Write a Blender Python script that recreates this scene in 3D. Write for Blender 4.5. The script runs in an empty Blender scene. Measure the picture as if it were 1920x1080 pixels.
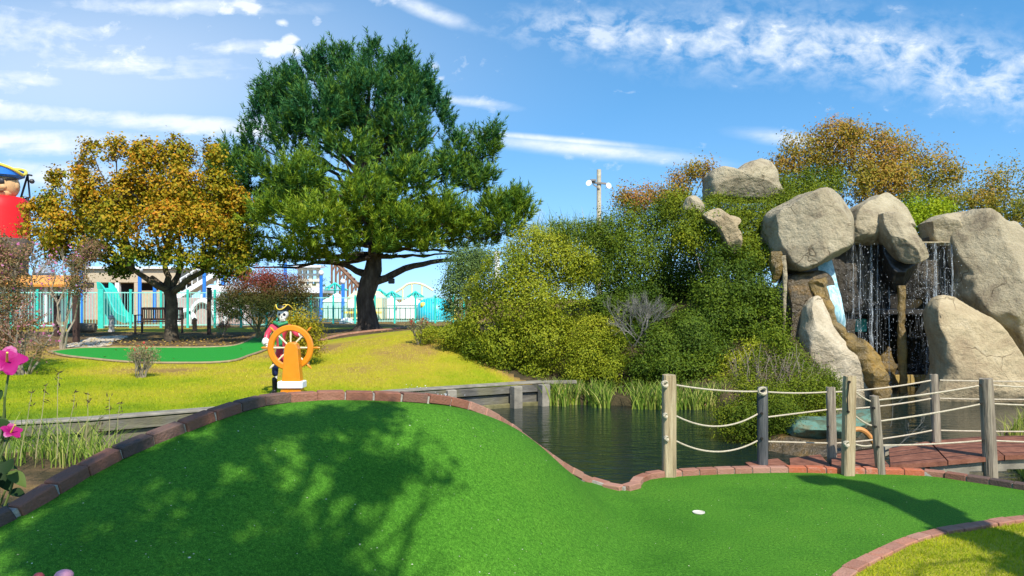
import bpy, bmesh, math, random
import numpy as np
from mathutils import Vector, Matrix, noise as mnoise
R = math.radians
C = bpy.context.scene.collection
S = bpy.context.scene

# ---------------- camera ----------------
CAMZ = 1.75; F = 1397.0; HY = 560.0          # eye height, focal length in photo pixels, horizon row
cd = bpy.data.cameras.new('camera'); cam = bpy.data.objects.new('camera', cd); C.objects.link(cam)
cam.location = (0, 0, CAMZ); cam.rotation_euler = (R(90), 0, 0)
cd.sensor_width = 36; cd.lens = 36*F/1920; cd.shift_y = 20/1920; cd.clip_end = 3000; cd.clip_start = .05
S.camera = cam
# ---------------- sun, sky, exposure ----------------
SUN_AZ = R(180-19)      # clockwise from +Y : the sun stands behind the viewer, a little to the right
SUN_EL = R(48)
L = Vector((math.sin(SUN_AZ)*math.cos(SUN_EL), math.cos(SUN_AZ)*math.cos(SUN_EL), math.sin(SUN_EL)))
sd = bpy.data.lights.new('sun', 'SUN'); sun = bpy.data.objects.new('sun', sd); C.objects.link(sun)
sd.energy = 5.0; sd.angle = R(.55); sd.color = (1, .95, .86)
sun.rotation_euler = L.to_track_quat('Z', 'Y').to_euler()
w = bpy.data.worlds.new('World'); S.world = w; w.use_nodes = True
S.view_settings.view_transform = 'Standard'; S.view_settings.look = 'None'
S.view_settings.exposure = 0.35; S.view_settings.gamma = 1.0

def world_nodes():
    nt = w.node_tree; N = nt.nodes; K = nt.links; N.clear()
    def n(t, **k):
        x = N.new(t)
        for a, b in k.items(): setattr(x, a, b)
        return x
    def m(op, a, b=None, c=None, clamp=False):
        x = n('ShaderNodeMath', operation=op); x.use_clamp = clamp
        for i, v in enumerate((a, b, c)):
            if v is None: continue
            if isinstance(v, (int, float)): x.inputs[i].default_value = v
            else: K.new(v, x.inputs[i])
        return x.outputs[0]
    out = n('ShaderNodeOutputWorld'); bg = n('ShaderNodeBackground'); bg.inputs[1].default_value = .10
    sky = n('ShaderNodeTexSky', sky_type='NISHITA'); sky.sun_disc = False
    sky.sun_elevation = SUN_EL; sky.sun_rotation = SUN_AZ
    sky.air_density = 1.0; sky.dust_density = .35; sky.ozone_density = 2.2; sky.altitude = 0
    hs = n('ShaderNodeHueSaturation'); hs.inputs['Saturation'].default_value = 1.27; hs.inputs['Value'].default_value = 2.05; hs.inputs['Hue'].default_value = .490
    K.new(sky.outputs[0], hs.inputs['Color'])
    tc = n('ShaderNodeTexCoord'); sp = n('ShaderNodeSeparateXYZ'); K.new(tc.outputs['Generated'], sp.inputs[0])
    cv = n('ShaderNodeCombineXYZ'); K.new(sp.outputs[0], cv.inputs[0]); K.new(sp.outputs[1], cv.inputs[1])   # clear, dust-free horizon: read the sky a little higher up
    K.new(m('ADD', m('MULTIPLY', m('MAXIMUM', sp.outputs[2], 0), 1.25), .17), cv.inputs[2]); vn = n('ShaderNodeVectorMath', operation='NORMALIZE'); K.new(cv.outputs[0], vn.inputs[0]); K.new(vn.outputs[0], sky.inputs[0])
    dy = m('MAXIMUM', m('ABSOLUTE', sp.outputs[1]), .05)
    u = m('DIVIDE', sp.outputs[0], dy); v = m('DIVIDE', sp.outputs[2], dy)
    cx = n('ShaderNodeCombineXYZ'); K.new(u, cx.inputs[0]); K.new(v, cx.inputs[1])
    def noise(sx, sy, rot, detail, rough, off=0, dist=0):
        mp = n('ShaderNodeMapping'); mp.inputs['Scale'].default_value = (sx, sy, 1); mp.inputs['Rotation'].default_value = (0, 0, rot)
        mp.inputs['Location'].default_value = (off, off*.7, off)
        K.new(cx.outputs[0], mp.inputs[0])
        t = n('ShaderNodeTexNoise'); t.inputs['Scale'].default_value = 1; t.inputs['Detail'].default_value = detail
        t.inputs['Roughness'].default_value = rough; t.inputs['Distortion'].default_value = dist
        K.new(mp.outputs[0], t.inputs[0]); return t.outputs[0]
    def ell(px, py, rx, ry, rot=0, soft=1.0):
        a = m('SUBTRACT', u, (px-960)/F); b = m('SUBTRACT', v, (HY-py)/F)
        c, s_ = math.cos(rot), math.sin(rot)
        p = m('ADD', m('MULTIPLY', a, c), m('MULTIPLY', b, s_)); q = m('SUBTRACT', m('MULTIPLY', b, c), m('MULTIPLY', a, s_))
        p = m('DIVIDE', p, rx/F); q = m('DIVIDE', q, ry/F)
        d = m('ADD', m('MULTIPLY', p, p), m('MULTIPLY', q, q))
        return m('POWER', 2.718, m('MULTIPLY', d, -1.0))
    def total(lst):
        t = lst[0]
        for x in lst[1:]: t = m('MAXIMUM', t, x)
        return t
    n1 = noise(26, 40, .12, 6, .62, 3, .3)        # small mottled puffs
    n2 = noise(3.2, 15, .1, 7, .6, 9, .6)           # stretched streaks
    n3 = noise(9, 16, 0, 5, .6, 21)
    # mottled bank on the right
    A = total([ell(1500, 88, 400, 55, R(-3)), ell(1750, 120, 400, 62, R(-11)), ell(1150, 62, 190, 42, R(-4)), ell(1880, 165, 190, 40, R(-8))])
    # left cirrus
    B = total([ell(120, 75, 360, 62, R(-8)), ell(420, 88, 130, 22, 0), ell(20, 155, 130, 28, 0), ell(110, 215, 330, 24, R(-4)),
               ell(330, 232, 230, 20, R(-3)), ell(480, 240, 70, 26, 0), ell(1120, 282, 190, 13, R(-6)), ell(890, 192, 70, 9, R(-8)), ell(300, 15, 260, 22, 0), ell(800, 20, 70, 14, R(-20)), ell(1050, 262, 160, 6, R(-5)), ell(40,330,200,30,0), ell(230, 125, 240, 26, R(-5)), ell(60, 265, 260, 30, 0), ell(1500, 262, 90, 12, R(-6))])
    P = total([ell(540, 92, 36, 15, 0), ell(512, 100, 24, 12, 0), ell(545, 76, 20, 13), ell(470, 12, 26, 14), ell(428, 22, 20, 9),ell(815, 126, 11, 9), ell(826, 146, 9, 6), ell(765, 120, 13, 12), ell(630, 100, 18, 9), ell(592, 42, 16, 14), ell(530, 42, 16, 9)])
    a1 = m('MULTIPLY', A, m('ADD', m('MULTIPLY', m('SUBTRACT', n1, .43), 4.2), m('MULTIPLY', m('SUBTRACT', n3, .30), 1.5)), clamp=True)
    b1 = m('MULTIPLY', m('MULTIPLY', B, m('ADD', m('MULTIPLY', m('SUBTRACT', n2, .17), 2.6), m('MULTIPLY', m('SUBTRACT', n1, .5), 1.3))), .95, clamp=True)
    p1 = m('MULTIPLY', m('SUBTRACT', m('ADD', P, m('MULTIPLY', m('ADD', n1, n3), 2.2)), 2.55), 1.1, clamp=True)
    hz = m('MULTIPLY', m('POWER', 2.718, m('MULTIPLY', m('ABSOLUTE', v), -9.0)), .30)
    cl = m('ADD', m('ADD', m('MULTIPLY', a1, .72), b1), p1, clamp=True)
    cl = m('MAXIMUM', cl, hz)
    veil = m('MULTIPLY', total([ell(100, 150, 640, 220)]), .52)
    cl = m('MAXIMUM', cl, veil)
    mx = n('ShaderNodeMixRGB'); mx.inputs[2].default_value = (7.6, 8.3, 9.2, 1)
    K.new(cl, mx.inputs[0]); K.new(hs.outputs[0], mx.inputs[1]); K.new(mx.outputs[0], bg.inputs[0]); K.new(bg.outputs[0], out.inputs[0])
world_nodes()

# ---------------- helpers ----------------
def tag(o, label=None, cat=None, group=None, kind=None):
    if label: o['label'] = label
    if cat: o['category'] = cat
    if group: o['group'] = group
    if kind: o['kind'] = kind
    return o
def thing(name, label, cat, loc=(0, 0, 0), rz=0, group=None):
    o = bpy.data.objects.new(name, None); C.objects.link(o); o.location = loc; o.rotation_euler = (0, 0, rz)
    o.empty_display_size = .1
    return tag(o, label, cat, group)
def P(px, py, d):                       # photo pixel + distance -> point
    return Vector(((px-960)/F*d, d, CAMZ-(py-HY)/F*d))
def W(px, py, z=0.0):                   # photo pixel -> point on the level z
    d = (CAMZ-z)*F/(py-HY); return Vector(((px-960)/F*d, d, z))
def obj(name, verts, faces, mt, parent=None, smooth=False, tint=None, local=False):
    me = bpy.data.meshes.new(name)
    if isinstance(verts, np.ndarray):
        nv = len(verts); nf = len(faces); k = faces.shape[1]
        me.vertices.add(nv); me.vertices.foreach_set('co', verts.astype(np.float32).ravel())
        me.loops.add(nf*k); me.loops.foreach_set('vertex_index', faces.astype(np.int32).ravel())
        me.polygons.add(nf); me.polygons.foreach_set('loop_start', np.arange(0, nf*k, k, dtype=np.int32))
        me.polygons.foreach_set('loop_total', np.full(nf, k, dtype=np.int32))
        me.update(calc_edges=True); me.validate()
    else:
        me.from_pydata([tuple(v) for v in verts], [], faces); me.update()
    if smooth: me.polygons.foreach_set('use_smooth', [True]*len(me.polygons))
    if tint is not None:
        a = me.attributes.new('tint', 'FLOAT', 'FACE'); a.data.foreach_set('value', np.asarray(tint, dtype=np.float32))
    ms = mt if isinstance(mt, (list, tuple)) else [mt]
    for q in ms: me.materials.append(q)
    o = bpy.data.objects.new(name, me); C.objects.link(o)
    if parent is not None:
        o.parent = parent
        if not local:
            bpy_mat = Matrix.LocRotScale(parent.location, parent.rotation_euler, parent.scale) if parent.parent is None else Matrix.Identity(4)
            if parent.parent is None: o.matrix_parent_inverse = bpy_mat.inverted()
            else: o.matrix_parent_inverse = (root_matrix(parent)).inverted()
    return o
def root_matrix(p):
    m_ = Matrix.Identity(4); chain = []
    while p is not None: chain.append(p); p = p.parent
    for q in reversed(chain):
        m_ = m_ @ q.matrix_parent_inverse @ Matrix.LocRotScale(q.location, q.rotation_euler, q.scale)
    return m_
class MB:                                # collects shapes, builds ONE mesh
    def __init__(s): s.v = []; s.f = []; s.t = []
    def add(s, v, f, t=.5):
        o = len(s.v); s.v += [tuple(q) for q in v]; s.f += [tuple(i+o for i in g) for g in f]; s.t += [t]*len(f); return s
    def box(s, c, size, rz=0, m=None, t=.5, taper=1, bev=0):
        hx, hy, hz = size[0]/2, size[1]/2, size[2]/2
        vs = []
        if bev <= 0:
            for z, k in ((-hz, 1), (hz, taper)):
                vs += [(-hx*k, -hy*k, z), (hx*k, -hy*k, z), (hx*k, hy*k, z), (-hx*k, hy*k, z)]
            fs = [(0, 3, 2, 1), (4, 5, 6, 7), (0, 1, 5, 4), (1, 2, 6, 5), (2, 3, 7, 6), (3, 0, 4, 7)]
        else:
            b = bev; rings = [(-hz, b), (-hz+b, 0), (hz-b, 0), (hz, b)]
            for i, (z, e) in enumerate(rings):
                k = 1 if i < 2 else taper
                X, Y = (hx-e)*k, (hy-e)*k; bb = b*.7
                vs += [(-X+bb, -Y, z), (X-bb, -Y, z), (X, -Y+bb, z), (X, Y-bb, z), (X-bb, Y, z), (-X+bb, Y, z), (-X, Y-bb, z), (-X, -Y+bb, z)]
            fs = [tuple(range(7, -1, -1)), tuple(range(24, 32))]
            for r in range(3):
                for i in range(8): j = (i+1) % 8; fs.append((r*8+i, r*8+j, r*8+8+j, r*8+8+i))
        M = Matrix.Translation(Vector(c)) @ (m if m is not None else Matrix.Rotation(rz, 4, 'Z'))
        return s.add([M @ Vector(q) for q in vs], fs, t)
    def tube(s, pts, rad, n=8, cap=True, t=.5, closed=False):
        pts = [Vector(p) for p in pts]; k = len(pts)
        rad = rad if isinstance(rad, (list, tuple, np.ndarray)) else [rad]*k
        vs = []; fs = []; up = None
        for i, p in enumerate(pts):
            if closed: d = pts[(i+1) % k]-pts[i-1]
            else: d = (pts[min(i+1, k-1)]-pts[max(i-1, 0)])
            d = d.normalized() if d.length > 1e-9 else Vector((0, 0, 1))
            if up is None: up = Vector((0, 0, 1)) if abs(d.z) < .9 else Vector((0, 1, 0))
            a = d.cross(up)
            if a.length < 1e-4: a = d.orthogonal()
            a.normalize(); b = a.cross(d).normalized(); up = b
            for j in range(n):
                th = 2*math.pi*j/n; vs.append(p + (a*math.cos(th)+b*math.sin(th))*rad[i])
        for i in range(k if closed else k-1):
            i2 = (i+1) % k
            for j in range(n):
                j2 = (j+1) % n; fs.append((i*n+j, i*n+j2, i2*n+j2, i2*n+j))
        if cap and not closed: fs += [tuple(range(n-1, -1, -1)), tuple(range((k-1)*n, k*n))]
        return s.add(vs, fs, t)
    def lathe(s, c, prof, n=16, m=None, t=.5, sy=1):
        vs = []; fs = []
        for r, z in prof:
            for j in range(n): th = 2*math.pi*j/n; vs.append(Vector((r*math.cos(th), r*math.sin(th)*sy, z)))
        for i in range(len(prof)-1):
            for j in range(n): j2 = (j+1) % n; fs.append((i*n+j, i*n+j2, (i+1)*n+j2, (i+1)*n+j))
        fs += [tuple(range(n-1, -1, -1)), tuple(range((len(prof)-1)*n, len(prof)*n))]
        M = Matrix.Translation(Vector(c)) @ (m if m is not None else Matrix.Identity(4))
        return s.add([M @ q for q in vs], fs, t)
    def ball(s, c, r, n=12, m=None, t=.5):
        r = (r, r, r) if isinstance(r, (int, float)) else r
        k = max(4, n//2); prof = []
        vs = []; fs = []
        for i in range(k+1):
            ph = math.pi*(i/k)
            rr = max(math.sin(ph), 1e-3)
            for j in range(n): th = 2*math.pi*j/n; vs.append(Vector((rr*math.cos(th)*r[0], rr*math.sin(th)*r[1], -math.cos(ph)*r[2])))
        for i in range(k):
            for j in range(n): j2 = (j+1) % n; fs.append((i*n+j, i*n+j2, (i+1)*n+j2, (i+1)*n+j))
        M = Matrix.Translation(Vector(c)) @ (m if m is not None else Matrix.Identity(4))
        return s.add([M @ q for q in vs], fs, t)
    def prism(s, poly, y0, y1, t=.5):    # polygon in x,z extruded along y
        n = len(poly); vs = [(x, y0, z) for x, z in poly]+[(x, y1, z) for x, z in poly]
        fs = [tuple(range(n)), tuple(range(2*n-1, n-1, -1))]+[(i, n+i, n+(i+1) % n, (i+1) % n) for i in range(n)]
        return s.add(vs, fs, t)
    def build(s, name, mt, parent=None, smooth=False, tint=False):
        o = obj(name, s.v, s.f, mt, parent, smooth, s.t if tint else None)
        if smooth:
            o.data.set_sharp_from_angle(angle=R(40))
        return o

# ---- materials ----
def newmat(name):
    m = bpy.data.materials.new(name); m.use_nodes = True; nt = m.node_tree
    return m, nt, nt.nodes, nt.links, nt.nodes['Principled BSDF']
def ramp(N, stops, mode='LINEAR'):
    r = N.new('ShaderNodeValToRGB'); e = r.color_ramp.elements; r.color_ramp.interpolation = mode
    e[0].position = stops[0][0]; e[0].color = (*stops[0][1], 1); e[1].position = stops[-1][0]; e[1].color = (*stops[-1][1], 1)
    for p, c in stops[1:-1]: q = e.new(p); q.color = (*c, 1)
    return r
def pmat(name, stops, scale=5, rough=.7, bump=.2, bscale=None, detail=6, metal=0, stretch=(1, 1, 1), spec=.4, second=None, attr=None, nrough=.6, coat=0, bdist=.02, wpos=.5):
    """noise driven colour ramp + fine bump.  second=(stops, scale, amount) multiplies a second, larger noise in."""
    m, nt, N, K, b = newmat(name)
    if isinstance(stops[0], (int, float)): stops = [(.3, tuple(c*.82 for c in stops)), (.7, tuple(min(1, c*1.12) for c in stops))]
    tc = N.new('ShaderNodeTexCoord'); mp = N.new('ShaderNodeMapping'); mp.inputs['Scale'].default_value = stretch
    K.new(tc.outputs['Object'], mp.inputs[0])
    t = N.new('ShaderNodeTexNoise'); t.inputs['Scale'].default_value = scale; t.inputs['Detail'].default_value = detail; t.inputs['Roughness'].default_value = nrough
    K.new(mp.outputs[0], t.inputs[0]); r = ramp(N, stops)
    if attr:
        at = N.new('ShaderNodeAttribute'); at.attribute_name = 'tint'
        mm = N.new('ShaderNodeMath'); mm.operation = 'MULTIPLY_ADD'; mm.inputs[1].default_value = attr; K.new(t.outputs[0], mm.inputs[0])
        sb = N.new('ShaderNodeMath'); sb.operation = 'SUBTRACT'; sb.inputs[1].default_value = attr/2; K.new(at.outputs['Fac'], sb.inputs[0]); K.new(sb.outputs[0], mm.inputs[2])
        K.new(mm.outputs[0], r.inputs[0])
    else: K.new(t.outputs[0], r.inputs[0])
    col = r.outputs[0]
    if second:
        st2, sc2, amt = second
        t2 = N.new('ShaderNodeTexNoise'); t2.inputs['Scale'].default_value = sc2; t2.inputs['Detail'].default_value = 4; K.new(tc.outputs['Object'], t2.inputs[0])
        r2 = ramp(N, st2); K.new(t2.outputs[0], r2.inputs[0])
        mx = N.new('ShaderNodeMixRGB'); mx.blend_type = 'MIX'
        r3 = ramp(N, [(wpos-.08, (0, 0, 0)), (wpos+.08, (amt, amt, amt))]); K.new(t2.outputs[0], r3.inputs[0])
        K.new(r3.outputs[0], mx.inputs[0]); K.new(col, mx.inputs[1]); K.new(r2.outputs[0], mx.inputs[2]); col = mx.outputs[0]
    K.new(col, b.inputs['Base Color']); b.inputs['Roughness'].default_value = rough; b.inputs['Metallic'].default_value = metal
    b.inputs['Specular IOR Level'].default_value = spec; b.inputs['Coat Weight'].default_value = coat
    if bump:
        t3 = N.new('ShaderNodeTexNoise'); t3.inputs['Scale'].default_value = bscale or scale*4; t3.inputs['Detail'].default_value = 5; K.new(mp.outputs[0], t3.inputs[0])
        bp = N.new('ShaderNodeBump'); bp.inputs['Strength'].default_value = bump; bp.inputs['Distance'].default_value = bdist
        K.new(t3.outputs[0], bp.inputs['Height']); K.new(bp.outputs[0], b.inputs['Normal'])
    return m
def leafmat(name, stops, trans=.3, rough=.5, tcol=1.3):
    m, nt, N, K, b = newmat(name)
    at = N.new('ShaderNodeAttribute'); at.attribute_name = 'tint'; r = ramp(N, stops); K.new(at.outputs['Fac'], r.inputs[0])
    K.new(r.outputs[0], b.inputs['Base Color']); b.inputs['Roughness'].default_value = rough+.1; b.inputs['Specular IOR Level'].default_value = .15
    tr = N.new('ShaderNodeBsdfTranslucent'); hs = N.new('ShaderNodeHueSaturation'); hs.inputs['Value'].default_value = tcol; K.new(r.outputs[0], hs.inputs['Color']); K.new(hs.outputs[0], tr.inputs[0])
    mx = N.new('ShaderNodeMixShader'); mx.inputs[0].default_value = trans; K.new(b.outputs[0], mx.inputs[1]); K.new(tr.outputs[0], mx.inputs[2])
    K.new(mx.outputs[0], N['Material Output'].inputs[0]); return m

# ---- geometry fields ----
def catmull(pts, n):
    p = np.array(pts, float); p = np.vstack([2*p[0]-p[1], p, 2*p[-1]-p[-2]]); out = []
    for i in range(1, len(p)-2):
        for t in np.linspace(0, 1, n, endpoint=False):
            a, b, c, d = p[i-1], p[i], p[i+1], p[i+2]
            out.append(.5*((2*b)+(c-a)*t+(2*a-5*b+4*c-d)*t*t+(3*b-a-3*c+d)*t**3))
    out.append(p[-2]); return np.array(out)
def inpoly(x, y, poly):
    x = np.asarray(x, float); y = np.asarray(y, float); r = np.zeros(x.shape, bool); n = len(poly)
    for i in range(n):
        x0, y0 = poly[i][:2]; x1, y1 = poly[(i+1) % n][:2]
        if y0 == y1: continue
        c = ((y0 > y) != (y1 > y)) & (x < (x1-x0)*(y-y0)/(y1-y0)+x0); r ^= c
    return r
def polydist(x, y, poly, closed=True):
    x = np.asarray(x, float); y = np.asarray(y, float); best = np.full(x.shape, 1e9); n = len(poly)
    for i in range(n if closed else n-1):
        ax, ay = poly[i][:2]; bx, by = poly[(i+1) % n][:2]; dx, dy = bx-ax, by-ay; l2 = dx*dx+dy*dy+1e-12
        t = np.clip(((x-ax)*dx+(y-ay)*dy)/l2, 0, 1); best = np.minimum(best, np.hypot(x-ax-t*dx, y-ay-t*dy))
    return best
_rn = np.random.RandomState(5); _K = _rn.normal(size=(14, 3)); _Ph = _rn.uniform(0, 6.28, 14)
def sn(p, f=1.0, seed=0):                # cheap smooth vector noise in about -1..1
    p = np.asarray(p)*f+seed*7.31; r = 0
    for i in range(0, 14, 2): r = r+np.sin(p@_K[i]*1.3+_Ph[i])*np.sin(p@_K[i+1]*1.7+_Ph[i+1])
    return r/3.0

# border of the near putting green: photo pixel and distance -> 3D
bpx = [(-330, 1190, 3.05), (-160, 1085, 3.25), (0, 985, 3.45), (80, 935, 3.6), (150, 894, 3.8), (230, 852, 4.0), (310, 820, 4.2), (390, 788, 4.4), (450, 768, 4.6), (510, 755, 4.8), (600, 748, 5.0), (700, 748, 5.1),
       (800, 753, 5.25), (870, 765, 5.5), (930, 793, 5.8), (1000, 843, 6.3), (1060, 883, 6.7), (1110, 907, 7.0)]
B3 = [tuple(P(*q)) for q in bpx]+[tuple(W(px, py)) for px, py in [(1155, 919), (1185, 917), (1200, 903), (1228, 895), (1290, 890), (1380, 886), (1480, 884), (1580, 886), (1680, 888), (1750, 892), (1800, 899), (1860, 908), (1930, 919), (2060, 938), (2300, 960)]]
B3 = [(x, y, max(z, 0)) for x, y, z in B3]
BC = catmull(B3, 8)
BC[:, 2] = np.maximum(BC[:, 2], 0)
def hb(x, y):
    x = np.asarray(x, float); y = np.asarray(y, float)
    d = np.hypot(x[..., None]-BC[:, 0], y[..., None]-BC[:, 1]); dm = d.min(-1)
    w_ = np.exp(-(d-dm[..., None])/.16); return (w_*BC[:, 2]).sum(-1)/w_.sum(-1), dm
BL = np.interp(BC[:, 0], [-2, -.9, -.35, .2, .75, 1.2], [2.5, 2.1, 1.45, 1.0, .8, .8])
def turf_z(x, y):
    h, d = hb(x, y); dd = np.hypot(np.asarray(x, float)[..., None]-BC[:, 0], np.asarray(y, float)[..., None]-BC[:, 1]); w_ = np.exp(-(dd-dd.min(-1)[..., None])/.3)
    Lf = (w_*BL).sum(-1)/w_.sum(-1); t = np.clip(d/Lf, 0, 1); return h*.5*(1+np.cos(math.pi*t))+.008*np.sin(x*1.7+.3)*np.sin(y*1.1)*np.clip(d*2, 0, 1)
turf_poly = [tuple(q[:2]) for q in BC]+[(12, 4), (12, -4), (-6, -4), (-6, 1)]
bulk = [(-13, 9.0), (-7.15, 10.35), (-6.1, 10.8), (-4.5, 11.9), (-2.2, 14.0), (.1, 15.3), (.65, 15.55)]
pond = bulk+[(1.85, 15.35), (3.0, 15.1), (4.0, 15.2), (4.0, 13.4), (3.6, 11.6), (3.7, 10.7), (4.6, 10.7), (5.3, 12.4), (6.0, 14.4), (6.6, 15.6), (7.2, 17.2), (9.5, 18.5), (10.6, 18.5), (11.0, 16.9), (12.5, 16.4), (9.6, 13.6), (8.6, 12.4), (7.3, 11.2), (6.5, 9.7), (5.9, 8.4), (5.2, 7.45),
        (4.6, 7.62), (3, 7.68), (1.75, 7.66), (1.45, 7.5), (1.25, 7.12), (.85, 7.2), (.55, 7.45), (0, 7.3), (-.6, 7.4), (-1.5, 8.0), (-3, 8.8), (-4.6, 9.35), (-5.9, 9.5), (-8, 8.5), (-13, 7.2)]
ctl = [(-8, 11, 0), (-12, 10, 0), (-5, 12.3, 0), (-3, 14, 0), (0, 15.9, .02), (-10, 16, .12), (-6, 16, .12), (-4, 16.5, .2), (-2, 17.5, .42), (-.8, 18, .5), (.8, 17.2, .2), (-6.5, 20.5, .3), (-10, 20, .3), (-5.2, 20.5, .48), (-3.6, 20.8, .74), (-2.2, 20, .86), (-1.3, 19.2, .82),
       (-5, 25.8, .68), (-3, 25, .7), (-9, 24, .45), (-14, 24, .45), (-14, 28, .57), (-8, 29, .57), (-2, 29, .6), (3, 17, .3), (4, 18.3, 1.3), (5.6, 18.5, 1.6), (7, 21.5, 2.0), (10, 22, 2.3), (14, 22, 2.6), (3, 21, 2.0), (1.2, 21, 1.3), (5, 12, -.25), (2.5, 15.9, -.2),
       (0, 27, .6), (12, 28, 1.0), (18, 20, 1.4), (12, 17, .1), (9.5, 11.5, -.2), (12, 9, -.05), (8, 9, -.2), (6.3, 7.5, -.25), (6.8, 6.2, -.1), (3, 3, -.12), (0, 3, -.12), (-3, 3, -.05), (-6, 3, .1), (-6, 7.5, -.2), (-3.5, 8, -.3), (-1, 7, -.35), (0, -4, -.1), (8, 3, -.1), (8, -4, -.1), (-8, -4, 0), (-12, 4, .1)]
_c = np.array(ctl, float)
def _tps():
    n = len(_c); d = np.hypot(_c[:, None, 0]-_c[None, :, 0], _c[:, None, 1]-_c[None, :, 1]); Kk = np.where(d > 0, d*d*np.log(d+1e-9), 0)+np.eye(n)*.3
    A = np.zeros((n+3, n+3)); A[:n, :n] = Kk; A[:n, n] = 1; A[:n, n+1:] = _c[:, :2]; A[n, :n] = 1; A[n+1:, :n] = _c[:, :2].T
    b = np.zeros(n+3); b[:n] = _c[:, 2]; return np.linalg.solve(A, b)
_s = _tps()
def land(x, y):
    x = np.asarray(x, float); y = np.asarray(y, float); n = len(_c)
    xx = np.clip(x, -15, 19); yy = np.clip(y, -5, 29)
    d = np.hypot(xx[..., None]-_c[:, 0], yy[..., None]-_c[:, 1]); k = np.where(d > 0, d*d*np.log(d+1e-9), 0)
    z = k@_s[:n]+_s[n]+_s[n+1]*xx+_s[n+2]*yy
    o = np.clip((np.hypot(x-np.clip(x, -13, 17), y-np.clip(y, -4, 27)))/5.0, 0, 1); o = o*o*(3-2*o)
    far = np.where(y > 12, .57, 0.0)
    return z*(1-o)+far*o
WZ = -.45
def ground_z(x, y):
    x = np.asarray(x, float); y = np.asarray(y, float); sh = x.shape; x = x.ravel(); y = y.ravel()
    z = land(x, y); h, d = hb(x, y); ins = inpoly(x, y, turf_poly)
    back = h-.05-.75*d-.06*np.clip(d*4, 0, 1)
    zo = np.maximum(z, np.where(h > .02, back, -9)); zi = np.minimum(z, turf_z(x, y)-.10); zi = np.where(ins, np.minimum(np.maximum(zi, turf_z(x, y)-.12), turf_z(x, y)-.1), 0)
    z = np.where(ins, zi, zo)
    pin = inpoly(x, y, pond); pd = polydist(x, y, pond); s_ = np.where(pin, pd, -pd)
    k = np.clip((s_+.12)/.30, 0, 1); k = k*k*(3-2*k)
    soft = np.clip((s_+.5)/.9, 0, 1)
    z = np.where(s_ > -.12, z*(1-k)+(-1.0)*k, z)
    gr = np.clip((.0+np.minimum(np.minimum(x-6.5, 11.0-x), np.minimum(y-15.5, 20.6-y)))/.25, 0, 1); z = np.minimum(z, np.where(gr > 0, z*(1-gr)-1.0*gr, 99))
    return z.reshape(sh)
def GZ(x, y): return float(ground_z(np.array([x]), np.array([y]))[0])
def hit(px, py, fn=ground_z, d0=3, d1=60):
    ds = np.geomspace(d0, d1, 1200); xs = (px-960)/F*ds; zs = CAMZ-(py-HY)/F*ds; g = fn(xs, ds); k = np.argmax(g >= zs)
    if not (g >= zs).any(): k = len(ds)-1
    return Vector((xs[k], ds[k], float(g[k])))
# ================= SETTING =================
rs = np.random.RandomState(11)
def gridmesh(name, xs, ys, zf, mt, keep=None, tintf=None):
    X, Y = np.meshgrid(xs, ys); Z = zf(X, Y); v = np.stack([X, Y, Z], -1).reshape(-1, 3); nx = len(xs)
    i = np.arange((len(ys)-1)*(nx-1)); r = i//(nx-1); c = i % (nx-1); a = r*nx+c
    f = np.stack([a, a+1, a+nx+1, a+nx], -1)
    cx, cy = v[f].mean(1)[:, 0], v[f].mean(1)[:, 1]
    if keep is not None: k = keep(cx, cy); f = f[k]; cx, cy = cx[k], cy[k]
    return obj(name, v, f, mt, None, True, tintf(cx, cy) if tintf else None)
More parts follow.
